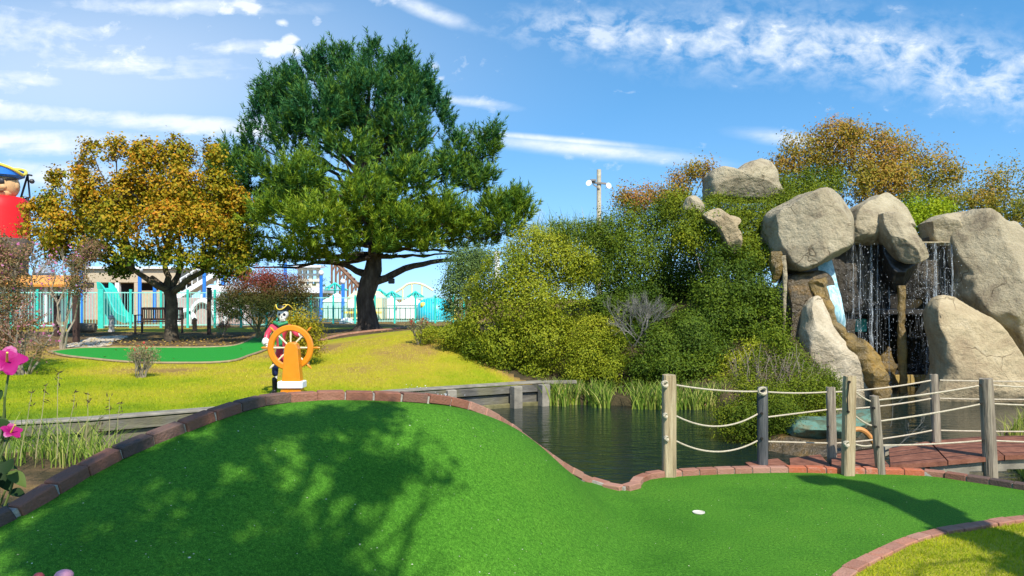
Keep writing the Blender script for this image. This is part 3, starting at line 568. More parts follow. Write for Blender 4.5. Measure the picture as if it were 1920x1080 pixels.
# ---- big pine ----
def pine():
    D = 25.4; base = P(690, 617, D); base.z = GZ(base.x, base.y)
    root = thing('pine_tree', 'tall dark green pine with a leaning bare trunk, the largest tree on the lawn', 'tree', tuple(base))
    mb = MB(); px = D/F
    tp = [P(x, y, D) for x, y in [(692, 620), (688, 590), (684, 560), (692, 530), (700, 505), (703, 470), (690, 400), (680, 300), (672, 200), (668, 120)]]
    tp[0].z = base.z-.15
    mb.tube(tp, [.42, .33, .30, .33, .30, .22, .19, .14, .09, .04], 12)
    for k in range(6):
        th = k*1.05; mb.tube([base+Vector((0, 0, .35)), base+Vector((math.cos(th)*.32, math.sin(th)*.32, .06)), base+Vector((math.cos(th)*.62, math.sin(th)*.62, -.08))], [.2, .13, .05], 7)
    sils = [(640, 170, 34, 0, 50), (645, 118, 13, .3, 34), (700, 112, 13, -.1, 38), (668, 130, 20, .3, 34), (690, 150, 26, -.3, 36), (612, 118, 12, 0, 30), (758, 122, 12, .2, 26), (590, 150, 30, .3, 45), (742, 152, 34, .3, 40), (545, 168, 38, -.2, 42), (515, 200, 30, .2, 40), (780, 175, 36, 0, 46), (815, 200, 24, .2, 34),
            (600, 215, 62, -.9, 62), (690, 200, 66, -.8, 66), (550, 260, 55, -.5, 50), (640, 290, 72, -1.3, 52), (750, 255, 60, -.7, 56), (825, 235, 26, .1, 44), (505, 175, 20, .3, 26),
            (480, 262, 30, 0, 34), (450, 300, 38, .3, 36), (425, 330, 36, -.3, 44), (500, 335, 52, -.8, 42), (410, 395, 34, 0, 38), (445, 430, 52, -.7, 32), (420, 470, 32, .2, 26), (480, 470, 42, -.6, 26), (520, 400, 60, -1.5, 40),
            (570, 340, 60, -1.6, 44), (600, 420, 72, -2.1, 40), (680, 380, 66, -2.0, 44), (560, 470, 52, -1.2, 22), (620, 475, 44, -1.0, 20), (690, 455, 60, -1.7, 30), (760, 340, 58, -1.4, 44), (745, 420, 62, -1.6, 36), (790, 455, 46, -.9, 24), (830, 405, 50, -.8, 34),
            (838, 330, 34, -.2, 42), (862, 285, 17, .1, 34), (880, 330, 26, .2, 38), (915, 285, 22, .2, 34), (925, 258, 14, .1, 18), (905, 345, 24, 0, 30), (870, 430, 44, -.3, 30), (930, 400, 36, 0, 30), (965, 390, 22, .1, 36), (945, 430, 40, .1, 24), (985, 400, 14, .1, 28), (905, 455, 34, .3, 18), (860, 470, 26, 0, 14),
            (450, 488, 40, -.3, 18), (520, 490, 44, -.6, 18), (585, 488, 38, -.9, 18), (645, 480, 40, -1.0, 18), (745, 470, 40, -.6, 18), (805, 472, 36, -.3, 16), (760, 200, 40, -.4, 40), (500, 225, 34, 0, 36), (470, 395, 44, -.3, 40), (640, 230, 60, 1.6, 60), (740, 300, 60, 1.8, 50), (560, 380, 70, 1.6, 50), (690, 420, 80, 1.8, 50), (820, 420, 60, 1.5, 40)]
    clm = cl([(q[0], q[1], q[2]*.86, q[3]*1.4, q[4]*.84) for q in sils], D)
    # limbs to every clump
    for i, c in enumerate(clm):
        cz = c[2]; at = 3.2+max(0, (cz-3.2))*.55
        zz = [p.z for p in tp]; j = max(k for k in range(len(tp)) if tp[k].z <= max(at, tp[3].z)); j = min(j, len(tp)-2)
        a = tp[j].lerp(tp[j+1], max(0, min(1, (at-tp[j].z)/max(.01, tp[j+1].z-tp[j].z))))
        limb(mb, a, Vector(c[:3])+Vector((0, 0, -.1)), .06+.05*c[3], .02, -.05, .03, 7, i, 6)
    limb(mb, P(700, 530, D), P(760, 503, D-.2), .15, .11, -.02, .02, 5, 3, 9); limb(mb, P(760, 503, D-.2), P(860, 488, D-.1), .11, .06, .05, .02, 6, 3, 8)
    limb(mb, P(680, 512, D), P(610, 488, D-.6), .13, .05, .04, .03, 6, 9, 8)
    mb.build('trunk', M_bark, root, True)
    # needle shoots: short upward candles covered with needles
    r_ = np.random.RandomState(4); c = np.array(clm); wgt = c[:, 3]*c[:, 5]; n = 11000
    idx = r_.choice(len(c), n, p=wgt/wgt.sum()); d = r_.normal(size=(n, 3)); d[:, 1] -= .35; d[:, 2] += .25; d /= np.linalg.norm(d, axis=1, keepdims=True)
    lum = 1+.16*sn(d*2+idx[:, None]*3, 1.6, 1); rad = np.where(r_.uniform(size=n) < .25, r_.uniform(.3, .85, n), 1-np.abs(r_.normal(0, .12, n)))
    p0 = c[idx, :3]+d*c[idx, 3:6]*(lum*rad)[:, None]*.95; kp_ = sn(p0, 1.5, 8)+.5*sn(p0, 4, 2) > -.30; p0, d, idx = p0[kp_], d[kp_], idx[kp_]; n = len(p0)
    ax = d*.75+np.array([0, 0, 1.05])+r_.normal(size=(n, 3))*.22; ax /= np.linalg.norm(ax, axis=1, keepdims=True)
    ln = np.where(r_.uniform(size=n) < .22, r_.uniform(.5, .85, n), r_.uniform(.22, .5, n)); m_ = 30
    rep = np.repeat(np.arange(n), m_); t = r_.uniform(0, 1, n*m_); q = p0[rep]+ax[rep]*(ln[rep]*t)[:, None]
    dr = r_.normal(size=(n*m_, 3)); dr -= (dr*ax[rep]).sum(1, keepdims=True)*ax[rep]; dr /= np.linalg.norm(dr, axis=1, keepdims=True)+1e-9
    nd = dr*.8+ax[rep]*(.55+.5*t[:, None]); nd /= np.linalg.norm(nd, axis=1, keepdims=True); nl = r_.uniform(.11, .22, n*m_)
    sd_ = np.cross(nd, r_.normal(size=(n*m_, 3))); sd_ /= np.linalg.norm(sd_, axis=1, keepdims=True)+1e-9; wd = .017
    v = np.stack([q-sd_*wd, q+sd_*wd, q+nd*nl[:, None]], 1).reshape(-1, 3); i = np.arange(n*m_)*3
    tint = .50+.32*(r_.uniform(0, 1, n)[rep]-.5)+.25*(r_.uniform(0, 1, n*m_)-.5)+.30*(t-.55)+.12*sn(q, .5, 2)-.32*np.clip((q[:, 2]-5.2)/3.0, -.8, 1)
    M = leafmat('pine_needles', [(0, (.022, .115, .045)), (.3, (.05, .145, .030)), (.55, (.115, .20, .014)), (.8, (.21, .29, .014)), (1, (.32, .36, .03))], trans=.12, rough=.45)
    obj('crown', v, np.stack([i, i+1, i+2], -1), M, root, False, np.clip(tint, 0, 1))
pine()

# ---- maple turning gold ----
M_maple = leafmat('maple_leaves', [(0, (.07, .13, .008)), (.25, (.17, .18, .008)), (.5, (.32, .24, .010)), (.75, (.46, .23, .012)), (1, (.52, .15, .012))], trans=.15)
def maple():
    D = 23.2; base = P(322, 640, D); base.z = GZ(base.x, base.y)
    root = thing('maple_tree', 'golden orange maple with a low forked trunk, left of the pine', 'tree', tuple(base)); mb = MB()
    tr = [P(x, y, D) for x, y in [(322, 642), (321, 600), (323, 570), (318, 545)]]; tr[0].z = base.z-.1
    mb.tube(tr, [.24, .17, .165, .18], 12)
    sils = [(180, 290, 34), (215, 275, 30), (270, 300, 46), (330, 300, 46), (385, 290, 34), (150, 320, 22), (115, 335, 20), (110, 385, 34), (180, 365, 50, -.7), (250, 360, 55, -1.2), (330, 360, 55, -1), (395, 350, 40, 0), (430, 380, 35, .3),
            (75, 395, 22), (70, 430, 24), (130, 430, 45, -.6), (215, 420, 55, -1.3), (300, 425, 60, -1.6), (375, 420, 50, -1.0), (420, 440, 40, .2), (110, 460, 30, -.2), (180, 470, 42, -.8, 26), (255, 480, 45, -1.2, 26), (340, 485, 50, -1.2, 26), (400, 490, 38, -.4, 28), (440, 480, 30, .4), (150, 492, 26, .2, 16), (225, 505, 26, -.3, 18), (415, 512, 30, .1, 18), (440, 515, 24, .3, 16), (120, 465, 26, .2), (270, 380, 60, 1.2), (180, 400, 60, 1.2), (350, 400, 60, 1.2)]
    clm = cl([(q[0]+(q[0]-260)*.06, q[1], q[2]*.80, (q[3] if len(q) > 3 else 0)*1.2, (q[4] if len(q) > 4 else q[2])*.80) for q in sils], D)
    fork = [(250, 505), (285, 520), (340, 500), (380, 510), (310, 490)]
    for k, (x, y) in enumerate(fork): limb(mb, tr[3]+Vector((0, 0, -.1*k*.5)), P(x, y, D+[-.5, .4, .5, -.3, .1][k]), .13, .07, [-.05, .02, 0, .06, .05][k], .03, 6, k, 9)
    for i, c in enumerate(clm):
        k = min(range(5), key=lambda k: (P(fork[k][0], fork[k][1], D)-Vector(c[:3])).length); pts_ = limb(mb, P(fork[k][0], fork[k][1], D+[-.5, .4, .5, -.3, .1][k]), Vector(c[:3]), .06, .015, .04, .04, 6, i, 6); rq = random.Random(i); [twigs(mb, pts_[-1-(z % 2)], Vector((rq.uniform(-1, 1), rq.uniform(-1, .3), rq.uniform(-.2, 1))), c[3]*.55, .012, 2, rq, 3, .6, .7, 4, .1) for z in range(4)]
    mb.build('trunk', pmat('maple_bark', [(.3, (.045, .035, .025)), (.55, (.10, .08, .055)), (.72, (.17, .14, .09)), (.85, (.34, .30, .18))], 4, .95, .8, 18, bdist=.03, spec=.1), root, True)
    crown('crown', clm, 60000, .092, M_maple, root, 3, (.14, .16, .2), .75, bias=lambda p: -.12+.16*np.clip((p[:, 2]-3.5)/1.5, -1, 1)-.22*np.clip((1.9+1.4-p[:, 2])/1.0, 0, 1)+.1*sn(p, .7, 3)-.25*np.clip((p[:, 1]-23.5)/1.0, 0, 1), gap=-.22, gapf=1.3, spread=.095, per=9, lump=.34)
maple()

# ---- the big shrubs on the pond bank ----
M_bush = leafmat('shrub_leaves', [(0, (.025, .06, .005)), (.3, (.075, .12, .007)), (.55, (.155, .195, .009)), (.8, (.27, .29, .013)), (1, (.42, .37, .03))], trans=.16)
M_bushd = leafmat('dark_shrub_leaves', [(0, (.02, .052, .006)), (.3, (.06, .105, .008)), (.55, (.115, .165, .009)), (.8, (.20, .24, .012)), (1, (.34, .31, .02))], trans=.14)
M_mixed = leafmat('autumn_shrub_leaves', [(0, (.06, .10, .01)), (.35, (.17, .18, .015)), (.62, (.33, .25, .03)), (.85, (.42, .22, .04)), (1, (.46, .22, .12))], trans=.3)
def shrub(name, label, clm, n, size, mt, seed, tint=(.13, .14, .11), stems=True, parent_loc=None, group=None, cat='shrub', **kw):
    c = np.array(clm); bx_, by_ = c[:, 0].mean(), c[:, 1].mean(); base = parent_loc or (bx_, by_, GZ(bx_, by_)); root = thing(name, label, cat, base, group=group)
    if stems:
        mb = MB()
        for i, q in enumerate(clm): limb(mb, Vector(base)+Vector((random.Random(i).uniform(-.15, .15), 0, -.05)), q[:3], .035, .01, .03, .04, 5, i+seed, 5)
        mb.build('stem', M_bark2, root)
    crown('foliage', clm, n, size, mt, root, seed, tint, **kw); return root
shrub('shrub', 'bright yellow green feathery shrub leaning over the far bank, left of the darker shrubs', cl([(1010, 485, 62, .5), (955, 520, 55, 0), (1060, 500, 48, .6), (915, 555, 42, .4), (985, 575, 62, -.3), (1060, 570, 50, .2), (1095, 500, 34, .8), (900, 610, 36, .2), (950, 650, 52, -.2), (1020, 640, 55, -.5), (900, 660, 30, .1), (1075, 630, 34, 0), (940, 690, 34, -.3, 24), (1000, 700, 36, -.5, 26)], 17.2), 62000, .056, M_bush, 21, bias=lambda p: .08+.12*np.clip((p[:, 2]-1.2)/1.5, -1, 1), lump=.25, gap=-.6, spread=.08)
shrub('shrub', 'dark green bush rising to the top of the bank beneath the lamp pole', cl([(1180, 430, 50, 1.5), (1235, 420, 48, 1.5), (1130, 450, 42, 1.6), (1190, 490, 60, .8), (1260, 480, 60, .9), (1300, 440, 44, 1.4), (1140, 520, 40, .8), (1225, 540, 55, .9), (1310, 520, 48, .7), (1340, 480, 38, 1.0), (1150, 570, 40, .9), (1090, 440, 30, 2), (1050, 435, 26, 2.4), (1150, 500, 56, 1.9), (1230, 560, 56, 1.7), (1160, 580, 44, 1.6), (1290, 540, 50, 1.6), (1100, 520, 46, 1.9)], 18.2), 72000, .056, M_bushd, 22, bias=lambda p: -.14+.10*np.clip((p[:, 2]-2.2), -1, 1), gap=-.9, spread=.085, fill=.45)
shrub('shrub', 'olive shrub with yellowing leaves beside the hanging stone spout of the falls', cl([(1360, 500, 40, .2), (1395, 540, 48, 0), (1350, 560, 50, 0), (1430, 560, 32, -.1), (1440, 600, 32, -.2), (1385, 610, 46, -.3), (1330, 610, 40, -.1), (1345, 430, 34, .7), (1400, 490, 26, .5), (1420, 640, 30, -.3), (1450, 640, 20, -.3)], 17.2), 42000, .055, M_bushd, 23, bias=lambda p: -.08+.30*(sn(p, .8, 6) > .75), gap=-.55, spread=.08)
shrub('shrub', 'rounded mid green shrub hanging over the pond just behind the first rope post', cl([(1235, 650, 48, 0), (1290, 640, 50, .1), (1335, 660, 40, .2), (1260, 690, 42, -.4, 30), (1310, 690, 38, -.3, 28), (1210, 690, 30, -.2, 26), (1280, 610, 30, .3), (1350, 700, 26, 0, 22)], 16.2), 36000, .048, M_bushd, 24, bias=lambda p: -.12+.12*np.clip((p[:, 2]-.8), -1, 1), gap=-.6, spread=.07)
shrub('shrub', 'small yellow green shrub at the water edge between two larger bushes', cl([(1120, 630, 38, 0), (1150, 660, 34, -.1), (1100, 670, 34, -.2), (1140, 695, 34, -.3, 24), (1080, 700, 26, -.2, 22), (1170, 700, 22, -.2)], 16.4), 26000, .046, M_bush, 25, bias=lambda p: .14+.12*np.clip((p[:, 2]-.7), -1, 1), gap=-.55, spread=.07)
shrub('shrub', 'low ground covering shrub on the crest of the lawn right of the pine trunk', cl([(800, 625, 24, .5, 14), (850, 632, 34, 0, 20), (890, 645, 30, -.2, 26), (910, 670, 24, -.5, 22), (870, 612, 24, .8, 14)], 18.0), 12000, .05, M_bush, 26, bias=lambda p: .10+.25*(sn(p, 1.5, 6) > .7), gap=-.5, spread=.07)
shrub('shrub', 'pale leaved bush half hidden behind the right side of the pine', cl([(870, 500, 36, 0), (855, 540, 30, 0), (900, 490, 26, .2), (885, 560, 30, .2), (850, 580, 22, .3)], 20.5), 14000, .06, leafmat('pale_leaves', [(0, (.05, .10, .03)), (.5, (.13, .20, .05)), (1, (.25, .32, .10))]), 27, gap=-.5)
shrub('vine_mound', 'dense bright green vine covering the hilltop left of the largest boulder', cl([(1330, 398, 26, 0), (1380, 402, 30, -.2), (1430, 402, 32, -.4), (1480, 385, 34, 0), (1400, 430, 34, -.6), (1450, 430, 34, -.6), (1420, 455, 30, -.4, 18), (1530, 375, 30, .6), (1270, 385, 26, .3), (1250, 400, 24, .3), (1345, 380, 22, .3, 12)], 19.2), 44000, .048, M_bush, 28, bias=lambda p: .04, gap=-.7, cat='vine')
shrub('small_tree', 'straggly red and orange tipped tree left of the topmost boulder', cl([(1190, 385, 24, 0), (1170, 375, 16, 0), (1215, 370, 20, .2), (1275, 360, 18, .3), (1300, 325, 16, .2), (1325, 320, 14, .2), (1270, 335, 12, .2), (1245, 375, 22, 0)], 20.6), 7500, .07, M_mixed, 29, bias=lambda p: .25, gap=-.2, spread=.13, cat='tree')
shrub('autumn_tree', 'wide brown and gold tree standing behind the boulders of the falls', cl([(1500, 290, 36, 0), (1560, 275, 44, .3), (1620, 285, 52, 0), (1680, 300, 48, .2), (1740, 320, 44, .3), (1470, 320, 30, 0), (1600, 340, 46, -.4), (1660, 350, 48, -.3), (1720, 360, 44, 0), (1780, 330, 24, .4), (1540, 330, 40, 0), (1770, 370, 30, 0), (1590, 255, 24, .1), (1650, 262, 20, .1)], 23), 30000, .085, M_mixed, 30, bias=lambda p: .12+.1*sn(p, .9, 2), gap=-.15, spread=.15, cat='tree')
shrub('autumn_tree', 'thin leaved yellow tree at the right edge beyond the boulders', cl([(1850, 345, 30, 0), (1890, 330, 28, 0), (1830, 370, 24, 0), (1900, 370, 34, 0), (1940, 350, 40, .3), (1870, 385, 30, 0), (1990, 380, 50, .3)], 24), 8000, .085, M_mixed, 31, bias=lambda p: .02, gap=.0, spread=.16, cat='tree')
shrub('shrub', 'vivid yellow green shrub filling the gap between the boulders above the falls', cl([(1725, 425, 26, 0), (1745, 405, 26, .2), (1715, 400, 24, .3), (1740, 440, 22, -.1), (1765, 395, 20, .3)], 19.0), 9000, .06, leafmat('lime_leaves', [(0, (.10, .20, .01)), (.5, (.28, .36, .01)), (1, (.48, .46, .02))]), 32, gap=-.7)
shrub('shrub', 'rust and olive shrub on the hilltop behind the right boulder', cl([(1800, 385, 30, .3, 20), (1840, 385, 26, .2), (1890, 400, 34, 0), (1930, 430, 40, -.2), (1860, 400, 26, 0), (1760, 380, 26, .5), (1700, 385, 24, .6), (1960, 480, 46, -.5)], 19.8), 16000, .06, M_mixed, 33, bias=lambda p: -.08+.2*sn(p, 1.2, 2), gap=-.5)
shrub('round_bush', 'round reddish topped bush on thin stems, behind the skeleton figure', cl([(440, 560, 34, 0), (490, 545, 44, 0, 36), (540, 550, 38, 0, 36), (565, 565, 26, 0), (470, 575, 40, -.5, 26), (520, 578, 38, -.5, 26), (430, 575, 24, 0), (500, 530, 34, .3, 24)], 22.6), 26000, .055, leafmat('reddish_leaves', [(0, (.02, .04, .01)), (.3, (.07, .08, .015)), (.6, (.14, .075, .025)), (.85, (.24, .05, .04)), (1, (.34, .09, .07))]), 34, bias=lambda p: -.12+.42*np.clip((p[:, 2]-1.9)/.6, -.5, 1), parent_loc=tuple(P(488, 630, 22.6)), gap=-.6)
shrub('shrub', 'yellow leaved shrub directly behind the ship wheel', cl([(565, 600, 24, 0), (580, 622, 22, 0), (548, 612, 18, 0), (570, 650, 20, 0), (590, 655, 12, 0), (560, 670, 14, 0), (545, 640, 16, .1)], 17), 6500, .055, leafmat('yellow_leaves', [(0, (.12, .15, .012)), (.5, (.36, .30, .015)), (1, (.52, .36, .04))]), 35, gap=-.5, parent_loc=tuple(P(572, 695, 17)))
shrub('shrub', 'dark green shrub low in the hollow between the big bushes, around the dead branches', cl([(1170, 590, 34, .6), (1200, 620, 34, .5), (1130, 580, 30, .7), (1190, 560, 34, .9), (1235, 590, 30, .6), (1160, 640, 30, .5)], 17.4), 14000, .055, M_bushd, 71, bias=lambda p: -.18, gap=-.7, spread=.08)
shrub('shrub', 'low spreading bush on the bank between the pond and the pale rock flank', cl([(1380, 690, 32, .3, 26), (1420, 690, 34, .2, 28), (1460, 690, 34, .2, 26), (1350, 725, 26, 0, 20), (1490, 712, 24, .1, 22), (1410, 665, 26, .6, 24), (1455, 660, 24, .5, 24), (1395, 725, 26, -.2, 20)], 15.6), 20000, .05, M_bush, 72, bias=lambda p: .05+.15*(sn(p, 1.5, 6) > .6), gap=-.7, spread=.08)
shrub('shrub', 'leafy shrub on the slope just below the slanting pale rock', cl([(1300, 420, 26, 0), (1340, 450, 26, -.1), (1400, 470, 30, -.2), (1430, 490, 26, -.4), (1290, 450, 30, -.2), (1370, 480, 24, -.2)], 18.2), 14000, .055, M_bush, 73, bias=lambda p: .10+.2*(sn(p, 1.2, 6) > .6), gap=-.7)
shrub('vine_mound', 'green creeper draped over the hilltop behind the notched boulder and huge boulder', cl([(1480, 360, 30, .6), (1520, 350, 32, .8), (1560, 345, 26, 1.0), (1450, 360, 24, .8), (1500, 385, 24, .5)], 19.8), 12000, .055, M_bush, 74, bias=lambda p: -.05, gap=-.6, cat='vine')
shrub('shrub', 'small leafy clump against the foot of the pale rock flank', cl([(1480, 670, 26, .3), (1505, 705, 26, 0), (1460, 640, 24, .5), (1535, 735, 24, -.2), (1490, 735, 24, -.2)], 15.0), 12000, .045, M_bushd, 75, bias=lambda p: .05, gap=-.7, spread=.07)
shrub('shrub', 'low dark ground cover along the bank behind the reeds', cl([(1240, 725, 26, 0, 14), (1290, 722, 30, 0, 16), (1340, 722, 30, 0, 16), (1385, 735, 26, -.5, 18), (1190, 728, 24, 0, 12), (1130, 728, 24, .1, 14)], 15.9), 14000, .045, M_bushd, 76, bias=lambda p: -.05, gap=-.8, spread=.07)
# shrub on the spit in the water
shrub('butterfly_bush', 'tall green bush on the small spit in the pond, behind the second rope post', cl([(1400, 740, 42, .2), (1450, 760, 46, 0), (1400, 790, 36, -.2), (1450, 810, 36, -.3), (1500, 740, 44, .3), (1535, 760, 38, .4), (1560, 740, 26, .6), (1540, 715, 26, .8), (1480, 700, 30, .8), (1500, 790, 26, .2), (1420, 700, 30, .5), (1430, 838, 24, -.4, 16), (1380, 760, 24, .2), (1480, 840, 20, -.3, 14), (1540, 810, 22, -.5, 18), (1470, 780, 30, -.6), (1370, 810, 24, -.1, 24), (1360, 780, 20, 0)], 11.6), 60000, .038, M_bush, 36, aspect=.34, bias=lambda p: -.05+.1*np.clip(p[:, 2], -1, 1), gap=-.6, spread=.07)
mb = MB(); rr = random.Random(7); root = thing('dry_flower_stalks', 'brown seeded flower stalks with a few violet tips above the spit bush', 'shrub', tuple(P(1480, 760, 11.9)))
tips = []
for k in range(150):
    b0 = P(1440+rr.uniform(-50, 70), 740+rr.uniform(-10, 30), 11.9+rr.uniform(-.2, .8)); e_ = b0+Vector((rr.uniform(-.35, .35), rr.uniform(-.2, .2), rr.uniform(.25, .75)))
    c_ = curve(b0, e_, 0, .05, 4, k); mb.tube(c_, [.006, .005, .0045, .004, .003], 4, cap=False); tips += [c_[-1], c_[-2], c_[-3]]
mb.build('stem', M_twig, root)
tp_ = np.repeat(np.array([tuple(t) for t in tips]), 12, 0)+np.random.RandomState(2).normal(size=(len(tips)*12, 3))*.04
leafmesh('seed_head', tp_, np.random.RandomState(3).normal(size=tp_.shape), np.full(len(tp_), .028), np.random.RandomState(4).uniform(0, 1, len(tp_)), leafmat('seed_heads', [(0, (.12, .075, .05)), (.6, (.24, .16, .11)), (.92, (.30, .20, .15)), (1, (.35, .12, .42))]), root, .3)
# grey dead shrub
rr = random.Random(12); mb = MB(); b0 = P(1200, 690, 16.4); root = thing('dead_shrub', 'leafless pale grey shrub caught between the green bushes on the bank', 'shrub', tuple(b0))
for k in range(10):
    d = Vector((rr.uniform(-.9, .9), rr.uniform(-.5, 0), .8)); twigs(mb, b0+Vector((rr.uniform(-.3, .3), rr.uniform(-.35, .1), .5)), d, .50, .015, 4, rr, 3, .6, .72, 3, .05)
mb.build('branches', M_gtwig, root)
# reeds on the far shore
M_reed = leafmat('reed_blades', [(0, (.08, .16, .02)), (.4, (.17, .27, .03)), (.75, (.34, .40, .07)), (1, (.48, .42, .15))], trans=.3)
r_ = np.random.RandomState(8); pts = []
for k in range(2300):
    px = 1022+r_.uniform(0, 1)*350; tt_ = (px-1022)/250; d = (15.75-.7*tt_ if px < 1272 else 15.2)+r_.uniform(-.5, .35); x = (px-960)/F*d; pts.append((x, d, WZ-.1))
pts = np.array(pts); cz = sn(pts*np.array([1, 1, 0]), 2.4, 3) > -.35; pts = pts[cz]
o = blades('reeds', pts, .62, .028, M_reed, .55, seed=9, segs=3); tag(o, 'band of green reeds standing in the water along the far shore', 'reeds', kind='stuff')
# hedge of dune grass on the crest below the lamp pole
pts = np.array([(P(1000+r_.uniform(0, 170), 430, 21.5).x, 21.5+r_.uniform(-.6, .6), 3.0+r_.uniform(0, .5)) for k in range(700)])
o = blades('tall_grass', pts, .9, .02, M_reed, .5, seed=10, segs=2); tag(o, 'feathery tall grass on the skyline under the lamp pole', 'grass', kind='stuff')
# reeds and bright grass on the right bank behind the bridge
pts = []
for k in range(5200):
    x = r_.uniform(5.6, 11.5); y = r_.uniform(8.3, 13.2)
    if not inpoly(np.array([x]), np.array([y]), pond)[0]: pts.append((x, y, 0))
pts = np.array(pts); pts[:, 2] = ground_z(pts[:, 0], pts[:, 1])-.02
o = blades('marsh_grass', pts, .34, .012, leafmat('marsh_blades', [(0, (.14, .20, .02)), (.5, (.34, .38, .04)), (1, (.5, .46, .14))]), .8, seed=12, segs=2); tag(o, 'bright marsh grass on the bank behind the right end of the bridge', 'grass', kind='stuff')
# ================= WATERFALL ROCKS =================
def rockmat(name, stops, rough=.85, bump=.8, streak=False, spec=.25):
    m, nt, N, K, b = newmat(name); tc = N.new('ShaderNodeTexCoord'); mp = N.new('ShaderNodeMapping'); K.new(tc.outputs['Object'], mp.inputs[0])
    if streak: mp.inputs['Scale'].default_value = (3.2, 3.2, .45)
    t = N.new('ShaderNodeTexNoise'); t.inputs['Scale'].default_value = 1.5; t.inputs['Detail'].default_value = 11; t.inputs['Roughness'].default_value = .70; t.inputs['Distortion'].default_value = .5; K.new(mp.outputs[0], t.inputs[0])
    r = ramp(N, stops); K.new(t.outputs[0], r.inputs[0])
    # thin dark cracks that follow no light
    v = N.new('ShaderNodeTexVoronoi'); v.feature = 'DISTANCE_TO_EDGE'; v.inputs['Scale'].default_value = .9; wv = N.new('ShaderNodeTexNoise'); wv.inputs['Scale'].default_value = 2.5; K.new(tc.outputs['Object'], wv.inputs[0])
    ad = N.new('ShaderNodeMixRGB'); ad.blend_type = 'ADD'; ad.inputs[0].default_value = .6; K.new(tc.outputs['Object'], ad.inputs[1]); K.new(wv.outputs[1], ad.inputs[2]); K.new(ad.outputs[0], v.inputs[0])
    rc = ramp(N, [(0, (.45, .42, .38)), (.018, (1, 1, 1))]); K.new(v.outputs[0], rc.inputs[0])
    n2 = N.new('ShaderNodeTexNoise'); n2.inputs['Scale'].default_value = 1.1; K.new(tc.outputs['Object'], n2.inputs[0]); rm = ramp(N, [(.50, (0, 0, 0)), (.60, (1, 1, 1))]); K.new(n2.outputs[0], rm.inputs[0])
    mx = N.new('ShaderNodeMixRGB'); mx.blend_type = 'MULTIPLY'; K.new(rm.outputs[0], mx.inputs[0]); K.new(r.outputs[0], mx.inputs[1]); K.new(rc.outputs[0], mx.inputs[2]); K.new(mx.outputs[0], b.inputs['Base Color'])
    b.inputs['Roughness'].default_value = rough; b.inputs['Specular IOR Level'].default_value = spec
    t3 = N.new('ShaderNodeTexNoise'); t3.inputs['Scale'].default_value = 4; t3.inputs['Detail'].default_value = 10; t3.inputs['Roughness'].default_value = .68; K.new(tc.outputs['Object'], t3.inputs[0])
    bp = N.new('ShaderNodeBump'); bp.inputs['Strength'].default_value = bump; bp.inputs['Distance'].default_value = .16; K.new(t3.outputs[0], bp.inputs['Height'])
    bc = N.new('ShaderNodeBump'); bc.inputs['Strength'].default_value = .5; bc.inputs['Distance'].default_value = .05; mm = N.new('ShaderNodeMixRGB'); K.new(rm.outputs[0], mm.inputs[0]); mm.inputs[1].default_value = (1, 1, 1, 1); K.new(rc.outputs[0], mm.inputs[2])
    K.new(mm.outputs[0], bc.inputs['Height']); K.new(bp.outputs[0], bc.inputs['Normal']); K.new(bc.outputs[0], b.inputs['Normal'])
    return m
M_rock = rockmat('tan_rock', [(.25, (.11, .08, .050)), (.36, (.23, .18, .115)), (.46, (.35, .285, .18)), (.58, (.42, .35, .225)), (.78, (.54, .46, .31))])
M_rock2 = rockmat('golden_rock', [(.22, (.20, .14, .08)), (.4, (.36, .27, .155)), (.55, (.46, .36, .21)), (.78, (.60, .49, .32))])
M_wet = rockmat('wet_stained_rock', [(.25, (.020, .015, .010)), (.42, (.060, .044, .024)), (.55, (.12, .082, .036)), (.68, (.26, .14, .03)), (.85, (.38, .22, .04))], rough=.28, spec=.6)
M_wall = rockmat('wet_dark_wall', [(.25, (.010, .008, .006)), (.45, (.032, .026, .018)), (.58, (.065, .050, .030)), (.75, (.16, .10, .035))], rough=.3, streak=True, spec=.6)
M_ochre = rockmat('ochre_channel', [(.25, (.06, .045, .02)), (.45, (.15, .10, .03)), (.6, (.27, .165, .035)), (.75, (.42, .22, .025)), (.9, (.48, .31, .08))], rough=.3, spec=.6)
